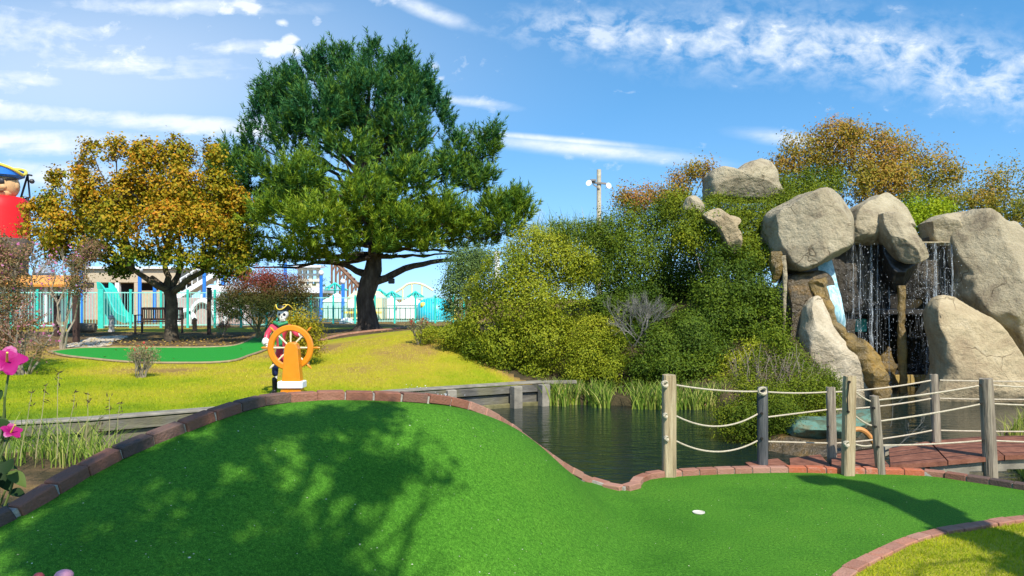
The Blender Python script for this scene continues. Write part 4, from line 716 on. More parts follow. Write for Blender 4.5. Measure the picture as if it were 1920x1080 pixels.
def rock(name, label, cat, px, d, depth, mt, amp=.06, seed=0, back=None, pw=3.0, parent=None, tilt=0.0, facet=.0, n=150, rings=60, bulge=None, cut=9):
    p = np.array([tuple(P(x, y, d)) for x, y in px])[:, [0, 2]]; p = p.mean(0)+(p-p.mean(0))*(1.035 if px[0][0] < 1790 else 1.0); c = catmull(np.vstack([p, p[:1]]), 10)[:-1]
    ar = np.concatenate([[0], np.cumsum(np.hypot(*np.diff(np.vstack([c, c[:1]]), axis=0).T))]); s_ = np.linspace(0, ar[-1], n, endpoint=False); cc = np.vstack([c, c[:1]])
    c = np.stack([np.interp(s_, ar, cc[:, 0]), np.interp(s_, ar, cc[:, 1])], -1); cen = np.array([(p[:, 0].min()+p[:, 0].max())/2, (p[:, 1].min()+p[:, 1].max())/2])*.4+c.mean(0)*.6
    if bulge: q = P(bulge[0], bulge[1], d); cen = np.array([q.x, q.z])
    ts = -np.cos(np.linspace(0, math.pi, rings)); back = back or depth; V = []
    for t in ts:
        k = max(1-abs(t)**pw, 0)**(1/pw); y = d+(t*depth if t < 0 else t*back); q = cen+(c-cen)*max(k, .001)
        V.append(np.stack([q[:, 0], np.full(n, y)+(q[:, 1]-cen[1])*tilt, q[:, 1]], -1))
    V = np.concatenate(V); rad = V-np.array([cen[0], d, cen[1]]); L_ = np.linalg.norm(rad, axis=1, keepdims=True)+1e-6; u = rad/L_
    dn = np.zeros(len(V))
    for i, q in enumerate(V):
        w_ = Vector(q)+Vector((seed*3.7, 0, 0)); a = mnoise.noise(w_*.9)*1.3+mnoise.noise(w_*2.1)*.7+mnoise.noise(w_*4.7)*.3+mnoise.noise(w_*11)*.10
        dn[i] = a+facet*(abs(mnoise.noise(w_*1.6+Vector((9, 9, 9))))-.3)*2.5
    V = V+u*(dn*amp)[:, None]
    if cut:                                 # flat broken faces
        rr = np.random.RandomState(seed+100); hx, hz = (c[:, 0].max()-c[:, 0].min())/2, (c[:, 1].max()-c[:, 1].min())/2; E_ = np.array([hx, depth, hz]); c0 = np.array([cen[0], d, cen[1]])
        for k in range(cut):
            nn_ = rr.normal(size=3)*np.array([.75, .5, .75]); nn_[1] = -abs(nn_[1])-.75; nn_ /= np.linalg.norm(nn_); q = (V-c0)/E_; h = q@nn_; lim = np.percentile(h, 100)*rr.uniform(.66, .90); ov = np.clip(h-lim, 0, None)
            q = q-nn_[None]*(ov*.95)[:, None]; V = c0+q*E_
        sm = np.array([mnoise.noise(Vector(q)*6+Vector((seed, 0, 0)))+.5*mnoise.noise(Vector(q)*14) for q in V]); V = V+u*(sm*.018)[:, None]
    i = np.arange((rings-1)*n); r, cI = i//n, i % n; a = r*n+cI; b = r*n+(cI+1) % n; Fc = np.stack([a, b, b+n, a+n], -1)
    o = obj(name, V, Fc, mt, parent, True)
    if parent is None: tag(o, label, cat)
    return o
M_black = pmat('black_wet_shade_rock', [(.3, (.008, .007, .006)), (.7, (.03, .026, .02))], 4, .4, .5)  # near black paints in cave shade; on the tusk tip wetness plus shade
rock('boulder', 'huge rounded tan boulder overhanging the left stream of the waterfall', 'boulder', [(1452, 440), (1457, 400), (1500, 373), (1545, 358), (1585, 362), (1602, 385), (1603, 410), (1592, 432), (1585, 455), (1572, 476), (1540, 490), (1510, 503), (1488, 507), (1470, 496), (1458, 470)], 17.3, 1.0, M_rock, .07, 1, 1.6, facet=.5, bulge=(1530, 425))
rock('boulder', 'flat fronted boulder with a pointed top above the middle of the falls', 'boulder', [(1586, 455), (1590, 425), (1607, 392), (1640, 374), (1662, 364), (1677, 380), (1697, 405), (1704, 430), (1700, 452), (1660, 455)], 17.9, .55, M_rock, .06, 2, 1.2, pw=4, facet=.5)
rock('stone_spout', 'downward pointing tusk shaped stone hanging over the falls', 'rock', [(1660, 398), (1690, 396), (1707, 430), (1728, 476), (1725, 488), (1708, 494), (1688, 492), (1676, 470), (1662, 436)], 17.2, .42, M_rock, .04, 3, .9, pw=2.2, facet=.5, tilt=.42)
rock('stone_spout', 'black lower tip of the tusk shaped stone, wet and painted with underside shade', 'rock', [(1672, 478), (1690, 486), (1724, 486), (1718, 505), (1700, 525), (1690, 548), (1678, 545), (1668, 520), (1658, 480), (1660, 455)], 17.55, .3, M_black, .03, 33, .6)  # black colour holds both the wet stone and its shaded underside
rock('boulder', 'small squared slab resting on the ledge left of the largest right boulder', 'boulder', [(1745, 416), (1770, 402), (1795, 398), (1815, 400), (1818, 455), (1790, 457), (1757, 456)], 18.0, .4, M_rock, .04, 4, .9, pw=4)
rock('boulder', 'towering tan boulder at the right edge of the waterfall', 'boulder', [(1797, 425), (1805, 402), (1830, 391), (1860, 395), (1890, 415), (1915, 445), (1960, 470), (2010, 520), (2040, 620), (2050, 770), (1930, 770), (1918, 690), (1890, 660), (1868, 628), (1838, 592), (1815, 550), (1808, 500), (1800, 460)], 17.5, 1.1, M_rock, .13, 5, 1.5, pw=3, facet=.6, bulge=(1900, 560))
rock('boulder', 'smooth golden rock sloping into the pond at the foot of the falls', 'boulder', [(1754, 585), (1765, 563), (1788, 559), (1820, 580), (1858, 603), (1885, 640), (1905, 680), (1940, 712), (2000, 735), (2010, 790), (1750, 790), (1762, 700), (1760, 640), (1754, 610)], 16.3, .7, M_rock2, .05, 6, 1.0, pw=3, facet=.3)
rock('boulder', 'pale cream rock flank beneath the curved water channel', 'boulder', [(1512, 575), (1524, 558), (1538, 558), (1550, 585), (1565, 622), (1590, 655), (1620, 688), (1648, 716), (1652, 780), (1540, 780), (1518, 710), (1505, 650), (1505, 610)], 16.7, .6, rockmat('cream_rock', [(.25, (.34, .27, .17)), (.5, (.52, .43, .29)), (.75, (.66, .58, .42))]), .05, 7, .9, facet=.3)
rock('rock_wall', 'wet brown stained rock wall under the huge rounded boulder', 'rock wall', [(1474, 530), (1495, 516), (1540, 512), (1556, 530), (1550, 562), (1528, 590), (1522, 640), (1530, 790), (1470, 790), (1476, 650)], 17.2, .5, M_wet, .06, 8, .9)
rock('boulder', 'topmost weathered boulder on the hill with a notched top', 'boulder', [(1324, 372), (1324, 332), (1340, 317), (1358, 319), (1372, 324), (1400, 308), (1424, 302), (1443, 318), (1451, 345), (1449, 374)], 20.2, .8, M_rock, .05, 9, pw=3.6, facet=.3, cut=2)
rock('boulder', 'smallest round stone in the vines on the left of the hill', 'boulder', [(1283, 388), (1290, 371), (1305, 369), (1317, 385), (1314, 402), (1290, 402)], 18.4, .25, M_rock, .02, 10, cut=4)
rock('boulder', 'slanting pale rock poking out of the bushes below the notched boulder', 'boulder', [(1318, 402), (1345, 392), (1365, 404), (1386, 413), (1379, 428), (1388, 442), (1382, 470), (1366, 470), (1345, 436)], 17.7, .4, M_rock2, .03, 11, facet=.4, cut=4)
rock('cave_wall', 'black recess wall between the huge boulder and the stained wall', 'rock wall', [(1455, 455), (1600, 450), (1610, 560), (1580, 600), (1500, 600), (1462, 580)], 18.3, .3, flat('black_rock', (.012, .011, .010), .5), .04, 31) if False else None
# the falls: dark wall with ledge, stained
rock('rock_wall', 'recessed rock, painted black as cave shade, between the huge rounded boulder and the stained wall', 'rock wall', [(1462, 440), (1600, 440), (1612, 560), (1580, 640), (1500, 640), (1466, 580)], 18.7, .4, M_black, .05, 31, pw=4)  # black colour put in as the shade of the cave gap
root = thing('waterfall_wall', 'dark wet rock wall with a thin ledge that the waterfall runs over', 'waterfall', tuple(P(1690, 745, 18.2)))
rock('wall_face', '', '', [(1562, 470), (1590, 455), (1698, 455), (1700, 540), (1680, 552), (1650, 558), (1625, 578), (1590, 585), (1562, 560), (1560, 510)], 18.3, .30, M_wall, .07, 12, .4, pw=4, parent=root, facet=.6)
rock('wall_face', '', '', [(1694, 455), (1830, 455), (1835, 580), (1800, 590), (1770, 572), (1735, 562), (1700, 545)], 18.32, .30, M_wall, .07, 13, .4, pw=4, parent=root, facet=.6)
mb = MB(); mb.box(P(1695, 456, 18.1), (3.1, .55, .035), bev=.008); mb.build('ledge', M_rock, root)
rock('side_column', '', '', [(1562, 560), (1600, 565), (1598, 640), (1606, 720), (1604, 780), (1578, 780), (1570, 650)], 18.5, .3, M_wall, .05, 14, parent=root)
# curved channel
def limbobj(name, label, cat, pts, d, rad, mt, n=20, flat=.8, parent=None, sm=True):
    c = catmull([tuple(P(x, y, d+dd)) for x, y, dd in pts], 14); rr_ = np.interp(np.linspace(0, 1, len(c)), np.linspace(0, 1, len(rad)), rad); mb = MB(); mb.tube([Vector(q) for q in c], [float(r_)*(1+.04*math.sin(i*.5)) for i, r_ in enumerate(rr_)], n)
    mb.v = [tuple(Vector(q)+Vector((mnoise.noise(Vector(q)*5), mnoise.noise(Vector(q)*5+Vector((7, 0, 0))), mnoise.noise(Vector(q)*5+Vector((0, 9, 0)))))*rad[len(rad)//2]*.35) for q in mb.v]
    o = mb.build(name, mt, parent, sm)
    if parent is None: tag(o, label, cat)
    return o
limbobj('stone_channel', 'ochre stained stone channel curving down like a tail into the pond', 'rock channel', [(1532, 530, .2), (1546, 560, 0), (1556, 592, -.1), (1574, 622, -.2), (1600, 650, -.2), (1628, 684, -.2), (1648, 722, -.3), (1655, 770, -.3)], 16.75, [.20, .13, .11, .13, .22, .30, .22, .16], M_ochre)
rock('stone_hump', 'bulging ochre hump on the outer side of the curved channel', 'rock', [(1596, 650), (1612, 636), (1630, 650), (1640, 680), (1634, 700), (1612, 690)], 16.6, .25, M_ochre, .03, 15)
limbobj('hanging_spout', 'ragged ochre stone spout dripping beside the shrubs left of the falls', 'rock spout', [(1453, 472, 0), (1455, 500, 0), (1453, 532, .05)], 17.0, [.13, .17, .12, .05], M_ochre, 10)
limbobj('hanging_spout', 'slim pale grey drip stone hanging under the left edge of the huge boulder', 'rock spout', [(1466, 480, 0), (1471, 510, 0), (1471, 560, 0), (1470, 620, .0)], 16.95, [.09, .06, .045, .03], M_rock, 8)
limbobj('support_post', 'moss stained round post standing in the pond under the falls', 'post', [(1690, 535, 0), (1690, 600, 0), (1692, 660, 0), (1694, 770, 0)], 17.4, [.09, .085, .10, .095], M_ochre, 10)
limbobj('mossy_stone', 'small pointed mossy stone behind the post under the falls', 'rock', [(1664, 650, 0), (1662, 680, 0), (1658, 730, 0)], 18.6, [.03, .2, .32], M_ochre, 12)
# structure behind the falls, coloured near black in place of recess shade
root = thing('grotto_frame', 'timber framing and decking behind the falling water, coloured dark as recess shade', 'timber structure', (8.7, 20.2, -1))
M_dk = pmat('shade_dark_timber', [(.3, (.012, .010, .008)), (.7, (.035, .03, .022))], scale=4, rough=.7, bump=.3)  # near-black colour puts the shade of the recess into the timber
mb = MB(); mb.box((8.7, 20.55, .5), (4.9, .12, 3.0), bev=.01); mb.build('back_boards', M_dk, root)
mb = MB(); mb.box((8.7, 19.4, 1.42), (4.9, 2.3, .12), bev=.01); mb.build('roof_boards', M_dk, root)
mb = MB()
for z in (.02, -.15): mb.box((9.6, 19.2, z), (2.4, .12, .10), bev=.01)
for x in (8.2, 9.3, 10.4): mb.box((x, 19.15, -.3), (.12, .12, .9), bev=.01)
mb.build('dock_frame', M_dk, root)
mb = MB()
for k in range(12): mb.box((9.25+k*.13, 18.9, -.30), (.115, .06, .24), bev=.008)
mb.build('dock_boards', pmat('yellow_board', [(.3, (.28, .19, .05)), (.7, (.50, .36, .12))], 5, .7, .3), root)
o = MB().box(P(1602, 610, 19.2), (.62, .04, .33), bev=.01).build('teal_panel', pmat('sunlit_teal_paint', [(.3, (.03, .50, .40)), (.7, (.05, .62, .52))], 3, .5, 0), None); tag(o, 'teal panel seen through the gap under the falls', 'panel')  # albedo raised to stand in for sunlight beyond the gap
# running water
M_fall, nt, N, K, b = newmat('falling_water')
b.inputs['Base Color'].default_value = (.85, .93, .97, 1); b.inputs['Roughness'].default_value = .25
tc = N.new('ShaderNodeTexCoord'); mp = N.new('ShaderNodeMapping'); mp.inputs['Scale'].default_value = (28, 28, 2.2); K.new(tc.outputs['Object'], mp.inputs[0])
t = N.new('ShaderNodeTexNoise'); t.inputs['Scale'].default_value = 1.4; t.inputs['Detail'].default_value = 5; t.inputs['Roughness'].default_value = .7; K.new(mp.outputs[0], t.inputs[0]); r = ramp(N, [(.42, (0, 0, 0)), (.72, (.62, .62, .62))]); K.new(t.outputs[0], r.inputs[0]); K.new(r.outputs[0], b.inputs['Alpha'])
def sheet(name, rows, mt, parent, n=6):     # rows: (px centre, py, width m, distance)
    vs = []; fs = []
    for i, (x, y, w_, d) in enumerate(rows):
        c = P(x, y, d)
        for j in range(n+1): u = j/n-.5; vs.append((c.x+u*w_, c.y-.03*math.cos(u*3.1), c.z))
    for i in range(len(rows)-1):
        for j in range(n): a = i*(n+1)+j; fs.append((a, a+1, a+n+2, a+n+1))
    return obj(name, vs, fs, mt, parent, True)
root = thing('waterfall', 'thin white streams falling from the ledge in front of the dark wall', 'waterfall', tuple(P(1690, 745, 17.7)))
rr = random.Random(3)
for cx, w0, y1 in [(1634, .10, 735), (1753, .13, 740), (1784, .08, 738), (1612, .05, 720), (1736, .05, 735), (1668, .035, 740), (1770, .04, 735), (1600, .04, 600), (1645, .035, 735)]:
    rows = []; 
    for i in range(16): t_ = i/15; rows.append((cx+rr.uniform(-1.2, 1.2)+(4*t_ if cx > 1700 else -1*t_), 455+(y1-455)*t_, w0*(.5+.7*t_), 17.84-.12*min(1, t_*5)-.06*t_))
    sheet('stream', rows, M_fall, root)
M_veil, nt, N, K, b = newmat('water_veil'); b.inputs['Base Color'].default_value = (.75, .82, .85, 1); b.inputs['Roughness'].default_value = .3
tc = N.new('ShaderNodeTexCoord'); mp = N.new('ShaderNodeMapping'); mp.inputs['Scale'].default_value = (34, 20, 1.1); K.new(tc.outputs['Object'], mp.inputs[0])
t = N.new('ShaderNodeTexNoise'); t.inputs['Scale'].default_value = 1.2; t.inputs['Detail'].default_value = 6; t.inputs['Roughness'].default_value = .75; K.new(mp.outputs[0], t.inputs[0]); r = ramp(N, [(.54, (0, 0, 0)), (.85, (.40, .40, .40))]); K.new(t.outputs[0], r.inputs[0]); K.new(r.outputs[0], b.inputs['Alpha'])
for x0, x1 in ((1586, 1662), (1706, 1800)):
    wv = (x1-x0)*17.8/F; sheet('veil', [((x0+x1)/2, 456+z*24, wv, 17.8-.02*z) for z in range(12)], M_veil, root, 10)
M_chute, nt, N, K, b = newmat('rushing_water')
tc = N.new('ShaderNodeTexCoord'); t = N.new('ShaderNodeTexNoise'); t.inputs['Scale'].default_value = 9; t.inputs['Detail'].default_value = 8; t.inputs['Roughness'].default_value = .75; mp = N.new('ShaderNodeMapping'); mp.inputs['Scale'].default_value = (2.2, 1, .5); K.new(tc.outputs['Object'], mp.inputs[0]); K.new(mp.outputs[0], t.inputs[0])
r = ramp(N, [(.3, (.10, .26, .33)), (.48, (.30, .52, .57)), (.68, (.72, .84, .86))]); K.new(t.outputs[0], r.inputs[0]); K.new(r.outputs[0], b.inputs['Base Color']); b.inputs['Roughness'].default_value = .3
bp = N.new('ShaderNodeBump'); bp.inputs['Strength'].default_value = .6; bp.inputs['Distance'].default_value = .03; K.new(t.outputs[0], bp.inputs['Height']); K.new(bp.outputs[0], b.inputs['Normal'])
sheet('stream', [(1546, 480, .30, 17.7), (1548, 500, .38, 17.5), (1552, 515, .36, 17.2), (1557, 535, .34, 16.95), (1563, 555, .33, 16.7), (1569, 580, .30, 16.6), (1576, 602, .24, 16.6), (1580, 622, .11, 16.8), (1586, 632, .04, 16.85)], M_chute, root, 8)
# spray drops
r_ = np.random.RandomState(5); n = 1700; cxs = np.array([1634, 1753, 1784, 1612, 1736, 1668, 1770, 1700, 1720]); cxp = cxs[r_.randint(0, len(cxs), n)]+r_.normal(0, 13, n); py = 457+(r_.uniform(0, 1, n)**.8)*275; dd = 17.6+r_.uniform(-.25, .2, n)
q = np.stack([(cxp-960)/F*dd, dd, CAMZ-(py-HY)/F*dd], -1); s_ = r_.uniform(.003, .0075, n)[:, None]; o6 = np.array([[1, 0, 0], [-1, 0, 0], [0, 1, 0], [0, -1, 0], [0, 0, 1.8], [0, 0, -1.8]])
v = (q[:, None, :]+o6[None]*s_[:, None]).reshape(-1, 3); ff = np.array([[0, 2, 4], [2, 1, 4], [1, 3, 4], [3, 0, 4], [2, 0, 5], [1, 2, 5], [3, 1, 5], [0, 3, 5]]); fcs = (np.arange(n)[:, None, None]*6+ff[None]).reshape(-1, 3)
o = obj('water_spray', v, fcs, pmat('drops', [(.3, (.8, .88, .92)), (.7, (.95, .97, 1))], 5, .15, 0), None); tag(o, 'white drops sprinkling down in front of the dark wall', 'water spray', kind='stuff')
# floating brown leaves by the far bank
r_ = np.random.RandomState(6); n = 260; c0 = W(1305, 757, WZ+.02); q = np.array([tuple(c0)]*n)+np.stack([r_.normal(0, .26, n), r_.normal(0, .25, n), r_.uniform(0, .12, n)], -1)
o = leafmesh('fallen_branch_leaves', q, r_.normal(size=(n, 3)), np.full(n, .09), r_.uniform(0, 1, n), leafmat('brown_leaves', [(0, (.20, .09, .03)), (1, (.55, .30, .14))]), None, .4); tag(o, 'clump of dead orange brown leaves floating by the far bank', 'leaf pile', kind='stuff')
# ================= BRIDGE, ROPE POSTS =================
M_post = pmat('post_wood', [(.25, (.16, .105, .055)), (.42, (.36, .27, .155)), (.6, (.47, .37, .22)), (.78, (.56, .46, .29))], scale=13, rough=.88, bump=.8, bscale=30, stretch=(2.2, 2.2, .16), bdist=.02, spec=.1)
M_postg = pmat('grey_post_wood', [(.28, (.08, .065, .05)), (.42, (.21, .17, .125)), (.6, (.33, .275, .20)), (.78, (.46, .39, .29))], scale=13, rough=.9, bump=.8, bscale=30, stretch=(2.2, 2.2, .16), bdist=.02, spec=.1)
M_postd = pmat('dark_post_wood', [(.25, (.03, .032, .036)), (.5, (.09, .09, .09)), (.75, (.18, .17, .15))], scale=13, rough=.85, bump=.6, bscale=14, stretch=(2.2, 2.2, .16), bdist=.02, spec=.1)
M_rope = pmat('rope', [(.3, (.34, .28, .19)), (.7, (.62, .54, .40))], scale=60, rough=.9, bump=.8, bscale=120, stretch=(1, 1, 3), bdist=.004, spec=.1)
M_hole = pmat('bored_hole', [(.3, (.01, .008, .006)), (.7, (.02, .016, .01))], 5, .9, 0)
M_knot = M_rope
def post(parent, px, pyt, pyb, d, wd, mt, lean=0, round_=True, drop=.35, holes=(), knots=(), flat=False):
    a = P(px, pyb, d); b_ = P(px+lean, pyt, d); b_.y += .0; mb = MB(); h = (b_-a).length; dr = (b_-a).normalized(); a2 = a-dr*drop
    n = 4 if flat else 14; r = wd/2; rr = random.Random(int(px)); rings = 14; vs = []; fs = []
    for i in range(rings+1):
        t = i/rings; c = a2.lerp(b_, t)
        m_ = 20
        for j in range(m_):
            th = 2*math.pi*j/m_+.3; k = r*(1+.035*math.sin(3*th+t*2+px)+.03*mnoise.noise(Vector((math.cos(th)*2, math.sin(th)*2, t*5+px))))
            if flat: e = max(abs(math.cos(th)), abs(math.sin(th))); k = r*min(1/e, 1.28)*.97
            if i == rings: k *= .93
            vs.append(c+Vector((math.cos(th)*k, math.sin(th)*k, (rr.uniform(-.006, .006) if i == rings else 0))))
        if i < rings:
            for j in range(m_): j2 = (j+1) % m_; fs.append((i*m_+j, i*m_+j2, (i+1)*m_+j2, (i+1)*m_+j))
    fs.append(tuple(range(rings*m_, rings*m_+m_))); mb.add(vs, fs); o = mb.build('post', mt, parent, True)
    if flat: o.rotation_euler = (0, 0, 0)
    for hx, hy in holes:
        q = P(hx, hy, d-r*.97); k = MB(); k.lathe(q, [(.013, -.004), (.013, .012)], 12, m=Matrix.Rotation(R(90), 4, 'X')); k.build('rope_hole', M_hole, o)
    for hx, hy, s_ in knots:
        q = P(hx, hy, d-r*1.0); k = MB()
        for u in range(3): k.tube([q+Vector((math.cos(t_)*s_, -.012+.01*math.sin(2*t_+u), math.sin(t_)*s_*.8+(u-1)*.008)) for t_ in [z*6.283/12 for z in range(12)]], .0085, 6, closed=True)
        k.build('knot', M_knot, o, True)
    return o
def rope(parent, a, b, sag, r=.0085):
    a = P(*a); b = P(*b); pts = [a.lerp(b, i/20)-Vector((0, 0, sag*4*(i/20)*(1-i/20))) for i in range(21)]; mb = MB(); mb.tube(pts, r, 8); return mb.build('rope', M_rope, parent, True)
root = thing('rope_fence', 'rope fence from the lone thick post along the far side of the bridge', 'rope fence', tuple(P(1255, 885, 7.35)))
DA, DB, DC_, DF = 7.35, 7.66, 8.05, 8.6
post(root, 1254.5, 703, 886, DA, .128, M_post, lean=0, flat=True, holes=[(1249, 781), (1251, 824)], knots=[(1246, 720, .028), (1247, 779, .018), (1249, 822, .018)])
post(root, 1430, 726, 872, DB, .108, M_postd, holes=[(1428, 775), (1428, 822)], knots=[(1429, 733, .04)])
post(root, 1560, 726, 858, DC_, .10, M_postg, lean=-3, holes=[(1552, 800)])
post(root, 1756, 702, 830, DF, .095, M_postg, lean=-5, drop=.6)
post(root, 2030, 700, 830, 8.6, .10, M_postg, drop=.6)
for (ya, yb, sg), (yc, yc2), (yf0, yf) in [((722, 734, .02), (735, 735), (713, 713)), ((780, 776, .115), (782, 768), (770, 747)), ((827, 826, .11), (828, 831), (831, 807))]:
    rope(root, (1268, ya, DA), (1421, yb, DB), sg)
    rope(root, (1440, yc, DB), (1552, yc2, DC_), .012 if yc < 800 and yc2 == 735 else .0)
    rope(root, (1566, yc2, DC_), (1747, yf, DF), .02)
    rope(root, (1762, yf, DF), (2025, yf+1, DF), .01)
root = thing('rope_railing', 'near rope railing of the bridge running from the squared post with a lacing hole', 'rope railing', tuple(P(1592, 880, 7.4)))
DD, DE, DG = 7.4, 7.45, 7.66
post(root, 1590, 705, 880, DD, .108, M_post, lean=3, flat=True, holes=[(1592, 716), (1590, 772)], knots=[(1586, 832, .024)])
mb = MB(); mb.tube([P(1592, 718, DD-.062), P(1589, 745, DD-.066), P(1590, 771, DD-.062)], .006, 6); mb.build('lacing', M_hole, root)
post(root, 1651, 742, 882, DE, .092, M_postg, lean=-12, holes=[(1638, 765), (1641, 800), (1646, 838)])
post(root, 1858, 710, 898, DG, .132, M_postg, lean=-9, holes=[(1838, 722), (1840, 757), (1843, 826)], drop=.5)
post(root, 2120, 712, 900, 7.7, .13, M_postg, drop=.5)
for y1, y2, y3, y4, y5 in [(735, 753, 750, 722, 728), (780, 798, 790, 757, 757), (833, 835, 835, 826, 826)]:
    rope(root, (1604, y1, DD), (1634, y2, DE), .012); rope(root, (1646, y3, DE), (1842, y4, DG), .012); rope(root, (1860, y4, DG), (2118, y5, 7.7), .02)
# bridge
M_deck = pmat('red_deck', [(.25, (.10, .040, .026)), (.5, (.20, .080, .048)), (.75, (.30, .13, .08))], scale=9, rough=.85, bump=.5, bscale=60, spec=.15, bdist=.008)
root = thing('footbridge', 'low red brown plank footbridge crossing the pond arm on the right', 'bridge', (6, 8.2, -.4))
def deckz(x): return .045+.105*max(0, min(1, (x-3.6)/1.6))**1.3*(1 if x < 6 else max(.3, 1-(x-6)*.12))
nearY = lambda x: 7.60+.055*(x-4.2) if x > 4.0 else 7.60
farY = lambda x: 8.70+.02*(x-4.6) if x > 4.4 else 7.72+(x-2.35)/(4.4-2.35)*.98
x = 2.42; rr = random.Random(2); k = 0
while x < 10.5:
    w_ = .60 if x > 3.2 else .42; x2 = x+w_-.012; sk = .42*min(1, max(0, (x-2.4)/1.5))
    z0 = deckz(x); z1 = deckz(x2); yn0, yn1, yf0, yf1 = nearY(x), nearY(x2), farY(x), farY(x2)
    j = rr.uniform(-.003, .003); vs = [(x-0, yn0, z0+j), (x2-0, yn1, z1+j), (x2+sk, yf1, z1+j), (x+sk, yf0, z0+j)]; vs += [(a, b_, c_-.045) for a, b_, c_ in vs]
    mb = MB(); mb.add(vs, [(0, 1, 2, 3), (7, 6, 5, 4), (0, 4, 5, 1), (1, 5, 6, 2), (2, 6, 7, 3), (3, 7, 4, 0)]); mb.build('plank', M_deck, root); x = x+w_; k += 1
for yy in (0.03, .95):
    mb = MB()
    pts = [(x_, nearY(x_)+yy+.05, deckz(x_)-.105) for x_ in np.arange(4.3, 10.6, .4)]
    for a, b_ in zip(pts, pts[1:]): 
        c = (Vector(a)+Vector(b_))/2; mb.box(c, (.42, .07, .11), rz=.05, bev=.004)
    mb.build('beam', M_capwood, root)
# green cloth covered ledge on the spit and its orange hose
o = rock('stone_ledge', 'low stone ledge draped with faded green cloth at the tip of the spit', 'ledge', [(1480, 812), (1486, 794), (1500, 787), (1560, 786), (1600, 782), (1645, 772), (1648, 778), (1612, 798), (1600, 814), (1540, 822), (1500, 820)], 10.9, .4, pmat('green_cloth', [(.3, (.05, .06, .03)), (.42, (.08, .12, .07)), (.52, (.10, .20, .145)), (.60, (.13, .135, .07)), (.8, (.28, .33, .25))], scale=3.5, rough=.8, bump=.6, bscale=10, bdist=.04), .05, 20, .5, pw=3)
rock('stone', 'dark mossy bank stone under the green cloth ledge', 'stone', [(1440, 850), (1470, 822), (1540, 825), (1610, 822), (1640, 840), (1600, 862), (1500, 870)], 10.7, .6, M_wet, .06, 21)
mb = MB(); mb.tube([Vector(q) for q in catmull([tuple(P(a, b_, 10.0)) for a, b_ in [(1598, 806), (1612, 805), (1625, 812), (1638, 830), (1640, 850)]], 6)], .035, 8); o = mb.build('hose', pmat('orange_hose', [(.3, (.45, .17, .04)), (.7, (.65, .30, .08))], 5, .5, 0), None, True); tag(o, 'thick orange hose looping out of the bank beside the leaning post', 'hose')
rr = random.Random(9); root = thing('bare_twigs', 'bare pale twigs sticking out of the water behind the leaning post', 'twigs', tuple(P(1670, 850, 9.9))); mb = MB(); m2 = MB()
twigs(mb, P(1668, 845, 9.9), Vector((.6, -.1, .5)), .3, .006, 3, rr, 3, .7); twigs(m2, P(1670, 800, 10.2), Vector((.1, 0, 1)), .3, .005, 2, rr, 2, .6); mb.build('branches', M_gtwig, root); m2.build('branches', M_gtwig, root)
# ================= FIGURE AT THE WHEEL =================
def flat(name, rgb, rough=.5, spec=.4, var=.12, scale=6, bump=.0, coat=0, metal=0):
    return pmat(name, [(.3, tuple(c*(1-var) for c in rgb)), (.7, tuple(min(1, c*(1+var)) for c in rgb))], scale, rough, bump, spec=spec, coat=coat, metal=metal)
def skinned(name, joints, edges, mt, parent, sub=2, root_i=0):
    me = bpy.data.meshes.new(name); me.from_pydata([tuple(j[0]) for j in joints], edges, []); o = bpy.data.objects.new(name, me); C.objects.link(o)
    sk = o.modifiers.new('skin', 'SKIN'); sk.use_smooth_shade = True
    for i, j in enumerate(joints):
        r = j[1] if isinstance(j[1], tuple) else (j[1], j[1]); me.skin_vertices[0].data[i].radius = r; me.skin_vertices[0].data[i].use_root = (i == root_i)
    sb = o.modifiers.new('sub', 'SUBSURF'); sb.levels = sub; sb.render_levels = sub
    dg = bpy.context.evaluated_depsgraph_get(); m2 = bpy.data.meshes.new_from_object(o.evaluated_get(dg)); bpy.data.objects.remove(o)
    m2.name = name; m2.materials.clear(); m2.materials.append(mt); o = bpy.data.objects.new(name, m2); C.objects.link(o); m2.polygons.foreach_set('use_smooth', [True]*len(m2.polygons))
    o.parent = parent; o.matrix_parent_inverse = root_matrix(parent).inverted(); return o
SD = 13.3; sc = SD/F
def SP(px, py, dy=0.0): p = P(px, py, SD); p.y += dy; return p
gz = GZ(SP(525, 738).x, SD)
M_bone = flat('painted_bone', (.72, .68, .58), .5); M_coat = flat('red_paint', (.58, .045, .075), .35, coat=.3); M_coat2 = flat('orange_red_paint', (.62, .09, .03), .35); M_trou = flat('navy_paint', (.010, .018, .07), .4); M_boot = flat('black_paint', (.012, .011, .010), .35)
M_green = flat('green_paint', (.03, .26, .10), .4); M_hat = flat('hat_black', (.02, .018, .015), .4); M_gold = flat('gold_paint', (.75, .52, .06), .35); M_ivory = flat('ruffle_white', (.75, .72, .62), .5)
root = thing('skeleton_statue', 'painted skeleton figure in a red coat and black tricorn steering the ship wheel', 'statue', (SP(525, 738).x, SD, gz))
FB = gz+.03
def FP(px, z, dy=0): return Vector((SP(px, 600).x, SD+dy, z))
J = [(SP(526, 664), (.10, .07)), (SP(527, 642), (.085, .06)), (SP(527, 619), (.11, .075)), (SP(528, 607), .035), (SP(530, 598), .032),
     (SP(511, 614), .045), (SP(502, 633, -.06), .032), (SP(509, 648, -.22), .022), (SP(545, 614), .045), (SP(560, 630, -.05), .030), (SP(577, 622, -.22), .022),
     (SP(519, 668), .045), (SP(518, 700, 0), .03), (FP(515, FB+.05), .025), (FP(513, FB+.03, -.08), .018), (SP(538, 668), .045), (SP(541, 700, .03), .03), (FP(539, FB+.05, .04), .025), (FP(538, FB+.03, -.05), .018)]
